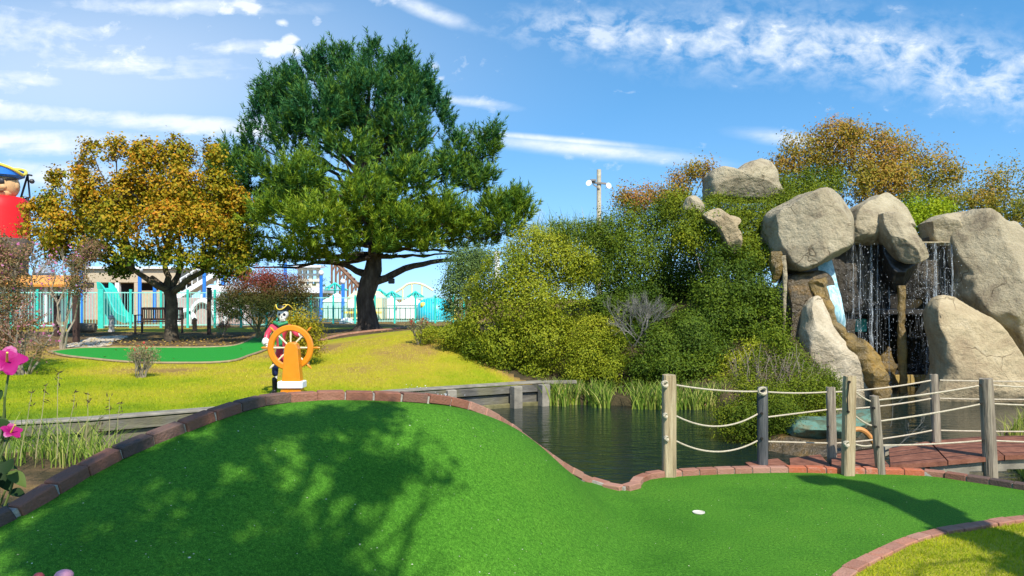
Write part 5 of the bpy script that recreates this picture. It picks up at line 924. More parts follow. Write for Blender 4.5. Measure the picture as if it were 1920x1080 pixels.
E = [(0, 1), (1, 2), (2, 3), (3, 4), (2, 5), (5, 6), (6, 7), (2, 8), (8, 9), (9, 10), (0, 11), (11, 12), (12, 13), (13, 14), (0, 15), (15, 16), (16, 17), (17, 18)]
body = skinned('body', J, E, M_bone, root)
skinned('coat', [(SP(526, 668), (.125, .09)), (SP(527, 645), (.105, .08)), (SP(527, 618), (.13, .095)), (SP(510, 613), .062), (SP(501, 630, -.05), .055), (SP(504, 637, -.1), .052), (SP(546, 613), .062), (SP(560, 629, -.05), .055), (SP(567, 627, -.12), .05), (SP(512, 690, .02), (.06, .05)), (SP(538, 690, .05), (.06, .05))],
        [(0, 1), (1, 2), (2, 3), (3, 4), (4, 5), (2, 6), (6, 7), (7, 8), (0, 9), (0, 10)], M_coat, root)
skinned('shirt', [(SP(529, 652, -.09), (.035, .02)), (SP(529, 632, -.095), (.045, .02)), (SP(529, 612, -.075), (.03, .02))], [(0, 1), (1, 2)], M_green, root, 1)
for px, s_ in ((516, 0), (540, .03)):
    skinned('trouser_leg', [(SP(px+3, 668, s_), .072), (SP(px, 690, s_), .062), (SP(px, 706, s_-.01), .055)], [(0, 1), (1, 2)], M_trou, root)
    skinned('boot', [(SP(px-1, 706, s_), .055), (FP(px-1, FB+.16, s_), .046), (FP(px-1, FB+.045, s_), .045), (FP(px-4, FB+.02, s_-.14), .034)], [(0, 1), (1, 2), (2, 3)], M_boot, root)
for a in ((501, 636, -.1, 506, 645), (569, 627, -.13, 574, 624)):
    mb = MB(); p0, p1 = SP(a[0], a[1], a[2]), SP(a[3], a[4], -.19); mb.tube([p0, p0.lerp(p1, .5), p1], [.05, .072, .045], 12); mb.build('cuff', M_ivory, root, True)
# hands: palm with five fingers closed on the rim
for hx, hy, sgn in ((509, 649, 1), (578, 622, -1)):
    c = SP(hx, hy, -.24); jj = [(c, (.026, .02))]; ee = []
    jj.append((c+Vector((sgn*.02, -.03, .0)), (.026, .016))); ee.append((0, 1))
    for k in range(4):
        f0 = c+Vector((sgn*.03, -.045, .03-.02*k)); b_ = len(jj); jj += [(f0, .009), (f0+Vector((sgn*.025, -.03, 0)), .008), (f0+Vector((sgn*.045-sgn*.02, -.045+.0*k, -.004*k)), .007)]; ee += [(1, b_), (b_, b_+1), (b_+1, b_+2)]
    b_ = len(jj); jj += [(c+Vector((-sgn*.005, -.03, .035)), .01), (c+Vector((sgn*.01, -.055, .045)), .008)]; ee += [(0, b_), (b_, b_+1)]
    skinned('hand', jj, ee, M_bone, root, 1)
hc = SP(531, 589, -.02); mb = MB(); mb.ball(hc, (.098, .11, .105), 20); mb.ball(hc+Vector((.015, -.055, -.055)), (.062, .055, .05), 14); mb.box(hc+Vector((.018, -.055, -.105)), (.085, .09, .05), bev=.015); sk = mb.build('skull', M_bone, root, True)
mb = MB(); 
for ex in (-.028, .052): mb.ball(hc+Vector((ex, -.097, -.002)), (.026, .02, .024), 10)
mb.ball(hc+Vector((.018, -.115, -.042)), (.011, .012, .016), 8); mb.build('eye_sockets', M_boot, sk, True)
mb = MB()
for k in range(6): mb.box(hc+Vector((-.014+k*.0125, -.112, -.083)), (.009, .012, .020), bev=.002)
mb.build('teeth', M_ivory, sk)
mb = MB(); mb.tube([SP(515, 604, -.03), SP(527, 609, -.11), SP(541, 604, -.05)], [.03, .034, .026], 8); mb.build('neckerchief', M_green, root, True)
hat = MB(); hb_ = hc+Vector((0, 0, .06)); hat.lathe(hb_, [(.10, 0), (.098, .05), (.07, .09), (.02, .10)], 16, sy=1)
vs = []; fs = []; nn = 36; trim = []
for j in range(nn):
    th = 2*math.pi*j/nn; k3 = .5+.5*math.cos(3*(th+math.pi/2)); ro = .125+.055*k3; zz = .085*(1-k3)+.005; vs.append(hb_+Vector((.095*math.cos(th), .095*math.sin(th), .01))); vs.append(hb_+Vector((ro*.75*math.cos(th), ro*.75*math.sin(th), .0+zz*.4))); e_ = hb_+Vector((ro*.98*math.cos(th), ro*.98*math.sin(th), zz+.02)); vs.append(e_); trim.append(e_)
for j in range(nn): j2 = (j+1) % nn; fs += [(j*3, j2*3, j2*3+1, j*3+1), (j*3+1, j2*3+1, j2*3+2, j*3+2)]
hat.add(vs, fs); ho = hat.build('hat', M_hat, root, True); sol = ho.modifiers.new('s', 'SOLIDIFY'); sol.thickness = .008
mb = MB(); mb.tube(trim, .010, 6, closed=True); mb.build('hat_trim', M_gold, ho, True)
# ship wheel
M_or = flat('orange_varnish', (.72, .24, .010), .3, coat=.35, bump=.08, scale=4); M_cream = flat('cream_spoke', (.78, .66, .42), .4)
WD = 12.9; wc = P(545, 652, WD); root = thing('ship_wheel', 'orange ship wheel on a tapering pedestal with a white band', 'ship wheel', (wc.x, WD, gz))
Rw = .345; mb = MB(); vs = []; prof = [(Rw+.052, -.02), (Rw+.052, .02), (Rw+.035, .035), (Rw-.035, .035), (Rw-.052, .02), (Rw-.052, -.02), (Rw-.035, -.035), (Rw+.035, -.035)]; nn = 48; fs = []
for j in range(nn):
    th = 2*math.pi*j/nn
    for r_, y_ in prof: vs.append(wc+Vector((r_*math.cos(th), y_, r_*math.sin(th))))
for j in range(nn):
    for i in range(8): fs.append((j*8+i, j*8+(i+1) % 8, ((j+1) % nn)*8+(i+1) % 8, ((j+1) % nn)*8+i))
mb.add(vs, fs); mb.build('rim', M_or, root, True)
for k in range(8):
    th = k*math.pi/4+.0; d = Vector((math.cos(th), 0, math.sin(th))); mb = MB(); mb.tube([wc+d*.07, wc+d*.15, wc+d*.2, wc+d*.3], [.018, .013, .018, .014], 8); sp_ = mb.build('spoke', M_cream, root, True)
    mb = MB(); mb.tube([wc+d*.395, wc+d*.44, wc+d*.47, wc+d*.51], [.012, .020, .021, .008], 8)
    if k not in (2,): mb.build('handle', M_or if k not in (5,) else M_cream, sp_, True)
mb = MB(); mb.lathe(wc+Vector((0, -.05, 0)), [(.085, 0), (.085, .08), (.05, .11)], 20, m=Matrix.Rotation(R(-90), 4, 'X')); mb.build('hub', M_or, root, True)
def pxz(x, y): p = P(x, y, WD-.16); return (p.x, p.z)
poly = [pxz(524, 745), pxz(531, 722), pxz(536, 652), pxz(539, 645), pxz(544, 641), pxz(552, 641), pxz(558, 645), pxz(561, 652), pxz(567, 722), pxz(571, 745)]
poly[0] = (poly[0][0], gz-.05); poly[-1] = (poly[-1][0], gz-.05)
mb = MB(); mb.prism(poly, WD-.27, WD-.07); o = mb.build('pedestal', M_or, root); bv = o.modifiers.new('b', 'BEVEL'); bv.width = .02; bv.segments = 3
a, b_ = P(525.5, 720.5, WD-.17), P(570, 720.5, WD-.17); mb = MB(); mb.box(((a.x+b_.x)/2, WD-.17, a.z), (b_.x-a.x+.02, .27, .12), bev=.012); mb.build('band', flat('white_band', (.8, .8, .78), .4), root)
mb = MB(); mb.box(((a.x+b_.x)/2, WD-.17, gz+.0), (b_.x-a.x+.04, .30, .12), bev=.01); mb.build('base_block', M_or, root)

# ================= GARDEN FURNITURE =================
M_dkwood = flat('dark_brown_timber', (.055, .028, .018), .7, var=.3, bump=.3); M_bench = flat('bench_wood', (.045, .026, .018), .55, var=.3)
def groundpt(px, py): return hit(px, py, d0=10)
bd = 26.2; bg = P(298, 626, bd).x; gz_b = GZ(bg, bd); root = thing('garden_bench', 'dark slatted wooden bench behind the maple trunk', 'bench', (bg, bd, gz_b)); wB = 1.38
mb = MB(); 
for y_ in (-.2, -.08, .04, .16): mb.box((bg, bd+y_, gz_b+.43), (wB, .10, .03), bev=.004)
mb.build('seat', M_bench, root)
mb = MB(); mb.box((bg, bd+.26, gz_b+.88), (wB, .035, .09), bev=.004); mb.box((bg, bd+.24, gz_b+.50), (wB, .035, .07), bev=.004)
for k in range(17): mb.box((bg-wB/2+.06+k*(wB-.12)/16, bd+.25, gz_b+.69), (.045, .018, .32), bev=.002)
mb.build('backrest', M_bench, root)
for sx in (-1, 1):
    for y_, h in ((-.24, .64), (.24, .92)): mb = MB(); mb.box((bg+sx*(wB/2+.02), bd+y_, gz_b+h/2-.03), (.06, .06, h+.06), bev=.004); mb.build('leg', M_bench, root)
    mb = MB(); mb.box((bg+sx*(wB/2+.02), bd-.02, gz_b+.655), (.07, .56, .03), bev=.004); mb.build('armrest', M_bench, root)
for px, yt, d, lab, wd in [(143, 556, 22.6, 'dark brown square post standing alone left of the log', .15), (106, 556, 24.6, 'dark brown post partly hidden by the flowering shrub at the left', .13), (392, 541, 25.8, 'dark post with a small box near its top, right of the maple', .11)]:
    a = P(px, 600, d); g0 = GZ(a.x, d); zt = P(px, yt, d).z; root = thing('timber_post', lab, 'post', (a.x, d, g0))
    mb = MB(); mb.box((a.x, d, (g0-.1+zt)/2), (wd, wd, zt-g0+.1), bev=.01); mb.build('shaft', M_dkwood, root)
    mb = MB(); mb.box((a.x, d, zt+.015), (wd+.03, wd+.03, .05), bev=.01); mb.build('cap', M_dkwood, root)
    if px == 392: mb = MB(); mb.box((a.x+.05, d-.08, zt-.22), (.14, .10, .34), bev=.01); mb.build('box', M_hat, root)
for px, d, lab, c_, h, r_ in [(209, 27, 'short off white ringed garden pillar left of the bench', (.55, .50, .42), .62, .09), (365, 27.6, 'short terracotta garden pillar right of the maple trunk', (.38, .20, .10), .5, .08)]:
    a = P(px, 600, d); g0 = GZ(a.x, d); mb = MB(); mb.lathe((a.x, d, g0-.05), [(r_*1.25, 0), (r_*1.25, .1), (r_, .12), (r_, h*.4), (r_*1.12, h*.42), (r_*1.12, h*.5), (r_, h*.52), (r_, h*.85), (r_*1.2, h*.87), (r_*1.1, h*.97), (r_*.5, h+.03), (.01, h+.05)], 18)
    o = mb.build('garden_pillar', flat('pillar_stone', c_, .8, var=.2), None, True); tag(o, lab, 'pillar')
a = P(150, 615, 26.5); g0 = GZ(a.x, a.y); mb = MB(); mb.tube([(a.x-.35, 26.4, g0+.15), (a.x, 26.5, g0+.16), (a.x+.5, 26.6, g0+.15)], [.17, .18, .17], 14); o = mb.build('felled_log', M_bark2, None, True); tag(o, 'short thick log lying on the ground beside the brown post', 'log')
# sandy path of pale stone left of the bench
pth = [hit(px, py, d0=10) for px, py in [(110, 652), (150, 640), (180, 634), (225, 631), (240, 634), (215, 641), (195, 652)]]; pp2 = catmull([tuple(q) for q in pth]+[tuple(pth[0])], 5)[:, :2]
o = gridmesh('path', np.arange(pp2[:, 0].min(), pp2[:, 0].max(), .08), np.arange(pp2[:, 1].min(), pp2[:, 1].max(), .08), lambda X, Y: ground_z(X, Y)+.03+.02*sn(np.stack([X, Y, X*0], -1), 3), pmat('pale_sand', [(.3, (.38, .30, .20)), (.7, (.66, .57, .43))], 6, .95, .6), lambda x, y: inpoly(x, y, pp2)); tag(o, kind='structure')
# mulch edging under the pine (brown kerb line that follows the crest)
kp = [hit(px, py, d0=12) for px, py in [(600, 640), (640, 630), (700, 622), (740, 618), (790, 612)]]; kc = catmull([tuple(q) for q in kp], 8)
mb = MB(); mb.tube([(x, y, GZ(x, y)+.02) for x, y, z in kc], .055, 6); o = mb.build('bed_edging', flat('brown_edging', (.33, .17, .10), .9, var=.3), None, True); tag(o, 'reddish brown edging curving along the crest below the pine', 'edging')

# ---- small shrubs ----
def bare_shrub(name, label, px, py, d, hgt, nst, seed, mt, leafm=None, nleaf=0, lsize=.04, tintb=.5, spread=.35, depth=3, tipm=None, ntip=0, tsz=.05, base=None):
    rr = random.Random(seed); b0 = P(px, py, d); b0.z = GZ(b0.x, d); b0 = base or b0; root = thing(name, label, 'shrub', tuple(b0)); mb = MB(); tips = []
    for k in range(nst):
        dr = Vector((rr.uniform(-spread, spread), rr.uniform(-spread, spread), 1)); tips += twigs(mb, b0+Vector((rr.uniform(-.06, .06), rr.uniform(-.06, .06), -.04)), dr, hgt*.42, .012*hgt+.004, depth, rr, 3, .45, .68, 4, .25)
    mb.build('branches', mt, root); T = np.array([tuple(t) for t in tips]); r_ = np.random.RandomState(seed)
    if leafm: i = r_.randint(0, len(T), nleaf); q = T[i]+r_.normal(size=(nleaf, 3))*hgt*.07; leafmesh('leaves', q, r_.normal(size=(nleaf, 3))+[0, -.3, .5], lsize*r_.uniform(.6, 1.3, nleaf), np.clip(tintb+r_.normal(0, .22, nleaf), 0, 1), leafm, root, .6)
    if tipm: hi = T[T[:, 2] > np.percentile(T[:, 2], 60)]; i = r_.randint(0, len(hi), ntip); q = hi[i]+r_.normal(size=(ntip, 3))*hgt*.05; leafmesh('blossom', q, r_.normal(size=(ntip, 3)), tsz*r_.uniform(.6, 1.2, ntip), r_.uniform(0, 1, ntip), tipm, root, .8)
    return root
M_olive = leafmat('dull_leaves', [(0, (.10, .12, .04)), (.5, (.24, .25, .09)), (1, (.42, .34, .17))]); M_redf = leafmat('red_petals', [(0, (.40, .02, .03)), (1, (.62, .08, .06))]); M_pinkf = leafmat('pink_petals', [(0, (.45, .08, .25)), (1, (.70, .30, .48))])
bare_shrub('rose_bush', 'small upright dry rose bush with red blooms standing alone on the lawn', 265, 702, 15.6, .72, 16, 3, M_twig, M_olive, 1500, .035, .6, .42, 3, M_redf, 50, .05)
bare_shrub('rose_bush', 'spindly reddish rose bush growing from the bare soil right of the pine', 783, 640, 18.5, .75, 5, 5, M_twig, M_olive, 420, .05, .5, .5, 3, M_redf, 40, .06)
bare_shrub('small_bush', 'little reddish twiggy bush beside the post right of the maple', 418, 622, 25.6, .6, 7, 6, M_twig, leafmat('rusty_leaves', [(0, (.20, .10, .07)), (1, (.38, .24, .16))]), 500, .05, .5, .5, 2)
M_myr = leafmat('myrtle_leaves', [(0, (.07, .085, .025)), (.35, (.16, .14, .045)), (.6, (.28, .17, .08)), (.85, (.38, .17, .12)), (1, (.45, .20, .22))])
# tall flowering shrubs at the left edge
def myrtle(label, px, py, d, hgt, nst, seed, nleaf, clm, base_px):
    rr = random.Random(seed); b0 = P(base_px, py, d); b0.z = GZ(b0.x, d); root = thing('flowering_shrub', label, 'shrub', tuple(b0)); mb = MB()
    for i, c in enumerate(clm):
        pts = limb(mb, b0+Vector((rr.uniform(-.12, .12), rr.uniform(-.1, .1), -.05)), Vector(c[:3]), .030, .012, .02, .05, 6, i+seed, 6)
        for k in range(5): twigs(mb, pts[4].lerp(pts[6], rr.random()), Vector((rr.uniform(-1, 1), rr.uniform(-1, 1), rr.uniform(.0, 1))), c[3]*.55, .010, 3, rr, 3, .6, .7, 4, .2)
    mb.build('branches', M_twig, root)
    crown('foliage', clm, nleaf, .058, M_myr, root, seed, (.15, .22, .25), gap=.0, spread=.10, per=7, lump=.3, fill=.45)
    r_ = np.random.RandomState(seed); c = np.array(clm); i = r_.randint(0, len(c), 200); dd = r_.normal(size=(200, 3)); dd /= np.linalg.norm(dd, axis=1, keepdims=True); leafmesh('blossom', c[i, :3]+dd*c[i, 3:6]*.95, r_.normal(size=(200, 3)), .07*r_.uniform(.5, 1.2, 200), r_.uniform(0, 1, 200), M_pinkf, root, .8)
myrtle('brownish flowering shrub with grey stems at the far left edge', 40, 700, 16.0, 3, 8, 41, 13000, cl([(0, 470, 34, .3), (45, 470, 26, .2), (20, 500, 40, .2), (70, 490, 34, 0), (-30, 520, 50, 0), (60, 530, 30, .2), (10, 570, 42, 0), (60, 590, 36, -.2), (30, 640, 46, -.3), (80, 650, 26, -.3), (-30, 640, 60, 0), (100, 625, 18, -.2)], 16.0), 42)
myrtle('loose flowering shrub with rusty leaves in front of the lone brown post', 130, 640, 20.5, 2, 5, 43, 5200, cl([(140, 500, 24, 0), (120, 480, 26, .2), (145, 535, 22, -.2), (100, 500, 24, .2), (160, 480, 20, .2), (175, 470, 18, 0), (95, 540, 18, 0)], 20.5), 120)
# sparse reeds at the left of the pond
r_ = np.random.RandomState(18); pts = []
for k in range(420):
    px = r_.uniform(-10, 230); d = r_.uniform(8.6, 10.0); x = (px-960)/F*d; z = GZ(x, d); pts.append((x, d, max(z, WZ)-.05))
o = blades('reeds', np.array(pts), .62, .014, M_reed, .75, seed=19, segs=3); tag(o, 'sparse yellow green reeds leaning over the narrow water at the left', 'reeds', kind='stuff')
mb = MB(); mh = []; rr = random.Random(5)
for px, yt, d in [(140, 740, 8.6), (60, 735, 8.4), (190, 790, 9.4), (205, 745, 9.2), (225, 760, 9.2), (110, 700, 8.2), (85, 725, 8.2), (165, 735, 8.8)]:
    b0 = P(px-rr.uniform(0, 25), 860, d); t0 = P(px, yt, d); mb.tube(curve(b0, t0, .02, .01, 5, int(px)), [.006, .005, .005, .004, .004, .003], 4)
    for k in range(9): mh.append((t0.x+rr.uniform(-.03, .03), d, t0.z-rr.uniform(-.04, .16)))
root = thing('tall_reeds', 'a few taller dry reed stalks with dark seed heads in front of the left lawn', 'reeds', tuple(P(140, 860, 8.8))); mb.build('stalk', flat('dry_stalk', (.34, .30, .14), .8), root)
mh = np.array(mh); nr = np.random.RandomState(3).normal(size=mh.shape); leafmesh('seed_head', mh, nr, np.full(len(mh), .075), np.random.RandomState(3).uniform(0, 1, len(mh)), leafmat('dark_seed', [(0, (.07, .055, .03)), (1, (.16, .12, .06))]), root, .22)['kind'] = 'stuff'
# rose mallow in the left foreground
M_mleaf = leafmat('mallow_leaf', [(0, (.015, .035, .010)), (.6, (.04, .08, .018)), (1, (.10, .15, .03))], .25); M_stem = flat('green_stem', (.10, .14, .03), .7)
M_pet = leafmat('magenta_petal', [(0, (.30, .002, .10)), (.5, (.48, .02, .20)), (1, (.75, .38, .52))], .35, .5)
md = 4.15; b0 = P(-60, 960, md); b0.z = GZ(b0.x, md); root = thing('rose_mallow', 'rose mallow with a large magenta bloom at the left edge, dark leaves below', 'flowering plant', tuple(b0))
f1, f2 = P(20, 678, md), P(20, 812, md-.1); mb = MB(); rr = random.Random(3)
for e_ in (f1, f2, P(8, 745, md), P(-20, 620, md), P(30, 880, md), P(10, 920, md)): limb(mb, b0+Vector((rr.uniform(-.1, .1), 0, -.05)), e_, .012, .006, .03, .03, 6, int(e_.z*100), 6)
mb.build('stem', M_stem, root)
def bigleaf(mb, c, dr, nrm, ln, wd):
    dr = dr.normalized(); s_ = dr.cross(nrm).normalized(); nrm = s_.cross(dr); vs = []; n = 7
    for i in range(n+1):
        t = i/n; h = wd*math.sin(math.pi*min(1, t*.97+.03))**.8*(1.15-t*.5); p = c+dr*ln*t-nrm*ln*.25*t*t; vs += [p-s_*h+nrm*h*.3, p, p+s_*h+nrm*h*.3]
    mb.add(vs, [(i*3+j, i*3+j+1, i*3+4+j, i*3+3+j) for i in range(n) for j in (0, 1)], rr.random())
mb = MB()
for k in range(34):
    c = P(rr.uniform(-60, 25), rr.uniform(840, 960), md+rr.uniform(-.2, .2)) if k < 24 else P(rr.uniform(-50, 10), rr.uniform(725, 800), md+rr.uniform(-.1, .1)); bigleaf(mb, c, Vector((rr.uniform(-.4, 1), rr.uniform(-1, .4), rr.uniform(-.8, .3))), Vector((0, -.4, 1)), rr.uniform(.09, .17), rr.uniform(.03, .05))
mb.build('leaf', M_mleaf, root, True, tint=True)
def bloom(c, r, parent, face, op=1.0, seed=1):
    rr = random.Random(seed); face = face.normalized(); q = face.to_track_quat('Z', 'Y').to_matrix().to_4x4(); M = Matrix.Translation(c) @ q
    for k in range(5):
        th = k*1.2566+rr.uniform(-.1, .1); mb = MB(); vs = []; ts = []; n = 8; m_ = 6
        for i in range(n+1):
            t = i/n; rad = r*t*op; z = r*(.55*t-.45*t**2.2*(op))
            for j in range(m_+1):
                u = j/m_-.5; a = th+u*1.75*(math.sin(math.pi*(.12+.80*t))**.7); rf = 1-.22*abs(2*u)**2.5*t; wv = .05*r*math.sin(u*17+k)*t*t; vs.append(M @ Vector((rad*rf*math.cos(a), rad*rf*math.sin(a), z+wv+.01*k*r)))
        fs = [(i*(m_+1)+j, i*(m_+1)+j+1, (i+1)*(m_+1)+j+1, (i+1)*(m_+1)+j) for i in range(n) for j in range(m_)]
        mb.add(vs, fs); mb.t = [min(1, .2+.75*(f//m_)/n*(.6+.4*rr.random())) if k % 2 else min(.55, .1+.4*(f//m_)/n) for f in range(len(fs))]; mb.build('petal', M_pet, parent, True, tint=True)
    mb = MB(); mb.tube([M @ Vector((0, 0, 0)), M @ Vector((0, 0, r*.9))], [r*.07, r*.05], 8); mb.build('stamen', M_gold, parent, True)
bloom(f1+Vector((0, -.03, 0)), .105, root, Vector((.45, -.65, .6)), .95, 2); bloom(f2, .075, root, Vector((.5, -.3, .6)), .75, 5)
b1 = P(120, 1079, 2.6); b0 = P(-180, 1300, 2.3); b0.z = float(turf_z(np.array([b0.x]), np.array([b0.y]))[0]); root = thing('mallow_bud', 'pale pink flower bud poking into the bottom left corner', 'flower', tuple(b0))
mb = MB(); limb(mb, b0, b1+Vector((-.02, 0, -.04)), .008, .005, .05, .01, 6, 2, 6); limb(mb, b0, P(70, 1085, 2.6), .006, .004, .05, .01, 6, 3, 6); mb.build('stem', M_stem, root)
mb = MB(); mb.ball(b1, (.032, .028, .020), 14); mb.build('bud', flat('bud_pink', (.75, .30, .36), .5, var=.25, scale=40), root, True)
mb = MB(); mb.ball(P(72, 1083, 2.6), (.02, .02, .018), 10); mb.build('bud', flat('bud_red', (.30, .05, .05), .5, var=.3, scale=40), root, True)

# ================= TREE BEHIND THE VIEWER (casts the dappled shade) =================
root = thing('shade_tree', 'broadleaf tree behind the viewer that shades the left of the near green', 'tree', (2.0, -5.5, 0)); mb = MB()
Lv = np.array(L)
shade = [(30, 1040, 75), (120, 985, 60), (210, 940, 65), (300, 1010, 80), (250, 880, 50), (350, 900, 60), (420, 840, 60), (330, 850, 45), (480, 800, 50), (560, 790, 55), (640, 785, 50), (700, 800, 45), (590, 840, 60), (510, 860, 45), (480, 930, 50), (420, 960, 60), (560, 1000, 55), (620, 960, 55), (680, 900, 45), (670, 850, 45), (520, 1055, 70), (640, 1050, 60), (380, 1060, 70), (180, 1060, 70), (705, 1000, 35), (730, 960, 22), (790, 800, 20), (806, 825, 18), (822, 870, 16), (845, 900, 15), (780, 1000, 24), (775, 975, 16), (830, 1040, 20), (745, 860, 20), (760, 770, 30), (720, 770, 40), (440, 775, 40), (730, 900, 26), (150, 900, 50), (60, 940, 50), (350, 800, 40), (240, 850, 40), (-60, 1000, 80), (770, 880, 12), (850, 1055, 12), (600, 900, 30), (100, 1060, 60), (290, 960, 40), (720, 1060, 40), (540, 930, 26)]
sh = []
for px, py, rp in shade:
    q = hit(px, py, turf_z, 2.0, 12) if py > 750 else P(px, py, 5); k = (6.0-q.z)/L.z; r_s = rp*q.y/F*.80
    c = np.array(q)+Lv*k*(1+.04*math.sin(px)); sh.append((c[0], c[1], c[2], r_s, r_s, r_s*.9))
for px, py, rp in [(1885, 1035, 34), (1925, 1045, 40), (1950, 1080, 50)]:  # unseen clumps added to shade the lower right corner
    q = W(px, py, .03); k = (4.2-q.z)/L.z; c = np.array(q)+Lv*k; sh.append((c[0], c[1], c[2], rp*q.y/F, rp*q.y/F, rp*q.y/F))
hub = Vector((.3, -4.2, 5.2)); limb(mb, (2.0, -5.5, -.2), hub, .28, .16, .03, .03, 8, 1, 10)
for i, c in enumerate(sh): limb(mb, hub, c[:3], .05, .010, .06, .03, 7, i, 5)
mb.build('trunk', M_bark2, root, True)
crown('crown', sh, 15000, .07, leafmat('plane_leaves', [(0, (.05, .10, .02)), (1, (.12, .2, .03))]), root, 55, gap=.12, gapf=1.9, spread=.065, per=8, shell=.35, lump=.2, aspect=.8)
# unseen post right of the frame, outline cut to cast the shadow on the green
y0 = 2.2; out = []
for px, py in [(1490, 893), (1550, 891), (1558, 896), (1630, 905), (1680, 920), (1730, 940), (1757, 937), (1812, 962), (1806, 966), (1852, 988), (1900, 1010), (1790, 1008), (1770, 1000), (1660, 942), (1567, 908), (1540, 910), (1506, 903)]:
    q = hit(px, py, turf_z, 3, 12); k = (y0-q.y)/L.y; out.append((q.x+L.x*k, q.z+L.z*k))
zb = min(z for x, z in out); xb = [x for x, z in out if z < zb+.25]; root = thing('shadow_post', 'unseen post off to the right, outline shaped to cast the shadow crossing the green', 'post', (sum(xb)/len(xb), y0, 0))
mb = MB(); mb.prism(out, y0-.03, y0+.03); mb.build('shadow_cutout', M_dkwood, root)
mb = MB(); mb.box((sum(xb)/len(xb), y0, (zb+.2)/2-.1), (.4, .3, zb+.3)); mb.build('shaft', M_dkwood, root)
# ================= AMUSEMENT PARK BEYOND THE LAWN =================
GF = .57
M_teal = flat('turquoise_paint', (.04, .52, .42), .4); M_tealpale = flat('pale_turquoise_paint', (.30, .66, .58), .45); M_blue = flat('blue_paint', (.03, .20, .66), .4); M_white = flat('white_paint', (.78, .78, .76), .5); M_tan = flat('tan_wall', (.50, .40, .27), .8, bump=.1)
M_dark = flat('dark_opening', (.03, .03, .035), .5); M_yel = flat('yellow_paint', (.80, .62, .08), .45); M_paley = flat('pale_yellow_panel', (.78, .74, .42), .5); M_cyan = flat('cyan_inflatable', (.02, .50, .62), .35, var=.2, scale=2); M_red = flat('red_paint_big', (.72, .012, .012), .45, bump=.05); M_orange = flat('orange_paint', (.75, .32, .06), .5)
M_pinkg = flat('greyish_pink_wall', (.46, .37, .34), .8, bump=.1); M_brownw = flat('brown_ride_wood', (.22, .12, .07), .8, var=.3)
def fence(name, label, pa, pb, h, posts, mt, mp, spacing=.105, pw=.09, thick=.016, base=GF):
    """pa, pb: (px, distance) of the ends; posts: photo columns of the fence posts"""
    A = Vector(((pa[0]-960)/F*pa[1], pa[1], base)); B_ = Vector(((pb[0]-960)/F*pb[1], pb[1], base)); root = thing(name, label, 'fence', tuple((A+B_)/2))
    def at(px): k = (px-960)/F; dx, dy = B_.x-A.x, B_.y-A.y; t = (k*A.y-A.x)/(dx-k*dy); return A+(B_-A)*t
    pts = [at(p) for p in posts]; rz = math.atan2(B_.y-A.y, B_.x-A.x)
    for i, p in enumerate(pts):
        w_ = pw*(2.2 if posts[i] in (190,) else 1); mb = MB(); mb.box((p.x, p.y, base+h/2+.0), (w_, w_, h+.14), rz=rz, bev=.008); mb.build('post', mp, root)
    for a, b_ in zip(pts, pts[1:]):
        mb = MB(); c = (a+b_)/2; ln = (b_-a).length
        for z in (.12, h-.06): mb.box((c.x, c.y, base+z), (ln, .035, .04), rz=rz)
        n = max(2, int(ln/spacing))
        for k in range(1, n): q = a.lerp(b_, k/n); mb.box((q.x, q.y, base+h/2+.02), (thick, thick, h-.1), rz=rz)
        mb.build('railing_panel', mt, root)
    return root
fence('metal_fence', 'turquoise metal fence with thin bars along the back of the lawn at the left', (-40, 28.9), (470, 30.4), 1.48, [-40, 20, 70, 128, 190, 245, 302, 352, 403, 452, 500], M_tealpale, M_teal)
fence('metal_fence', 'lower turquoise fence with thin bars seen on both sides of the pine trunk', (520, 34.5), (860, 36.0), 1.28, [520, 552, 583, 625, 666, 703, 740, 779, 816, 850, 870], M_tealpale, M_teal)
fence('queue_railing', 'short dark green queue railing behind the lower turquoise fence', (585, 37.5), (780, 38.5), .75, [585, 615, 645, 700, 740, 780], flat('dark_green_rail', (.02, .12, .09), .5), flat('dark_green_post', (.02, .12, .09), .5), .22, .06, .035)
def BP(px, py, d): return P(px, py, d)
def boxpx(mb, x0, x1, y0, y1, d, depth, bev=.02, dz=0):
    a, b_ = P(x0, y1, d), P(x1, y0, d); mb.box(((a.x+b_.x)/2, d+depth/2+dz, (a.z+b_.z)/2), (b_.x-a.x, depth, b_.z-a.z), bev=bev)
# blue ride masts
for i, (px, yt, d, lb) in enumerate([(152, 492, 36, 'blue mast beside the lone brown post at the left'), (262, 505, 36, 'blue mast rising just left of the garden bench'), (290, 528, 37, 'blue mast seen through the bench and the maple branches'), (383, 498, 36, 'blue mast behind the dark post with the box'), (418, 512, 37, 'blue mast at the left edge of the round reddish bush'), (535, 488, 39, 'blue mast standing up above the round reddish bush'), (602, 512, 38, 'blue mast just right of the round reddish bush'), (643, 528, 38, 'blue mast nearest to the left of the pine trunk')]):
    r = .085; a = P(px, 600, d); zt = P(px, yt, d).z; root = thing('ride_mast', lb, 'mast', (a.x, d, GF), group='blue ride masts beyond the fence')
    mb = MB(); mb.tube([(a.x, d, GF-.1), (a.x, d, zt)], r, 12); mb.build('pole', M_blue, root); mb = MB(); mb.ball((a.x, d, zt), .15, 10); mb.build('cap', M_white, root, True)
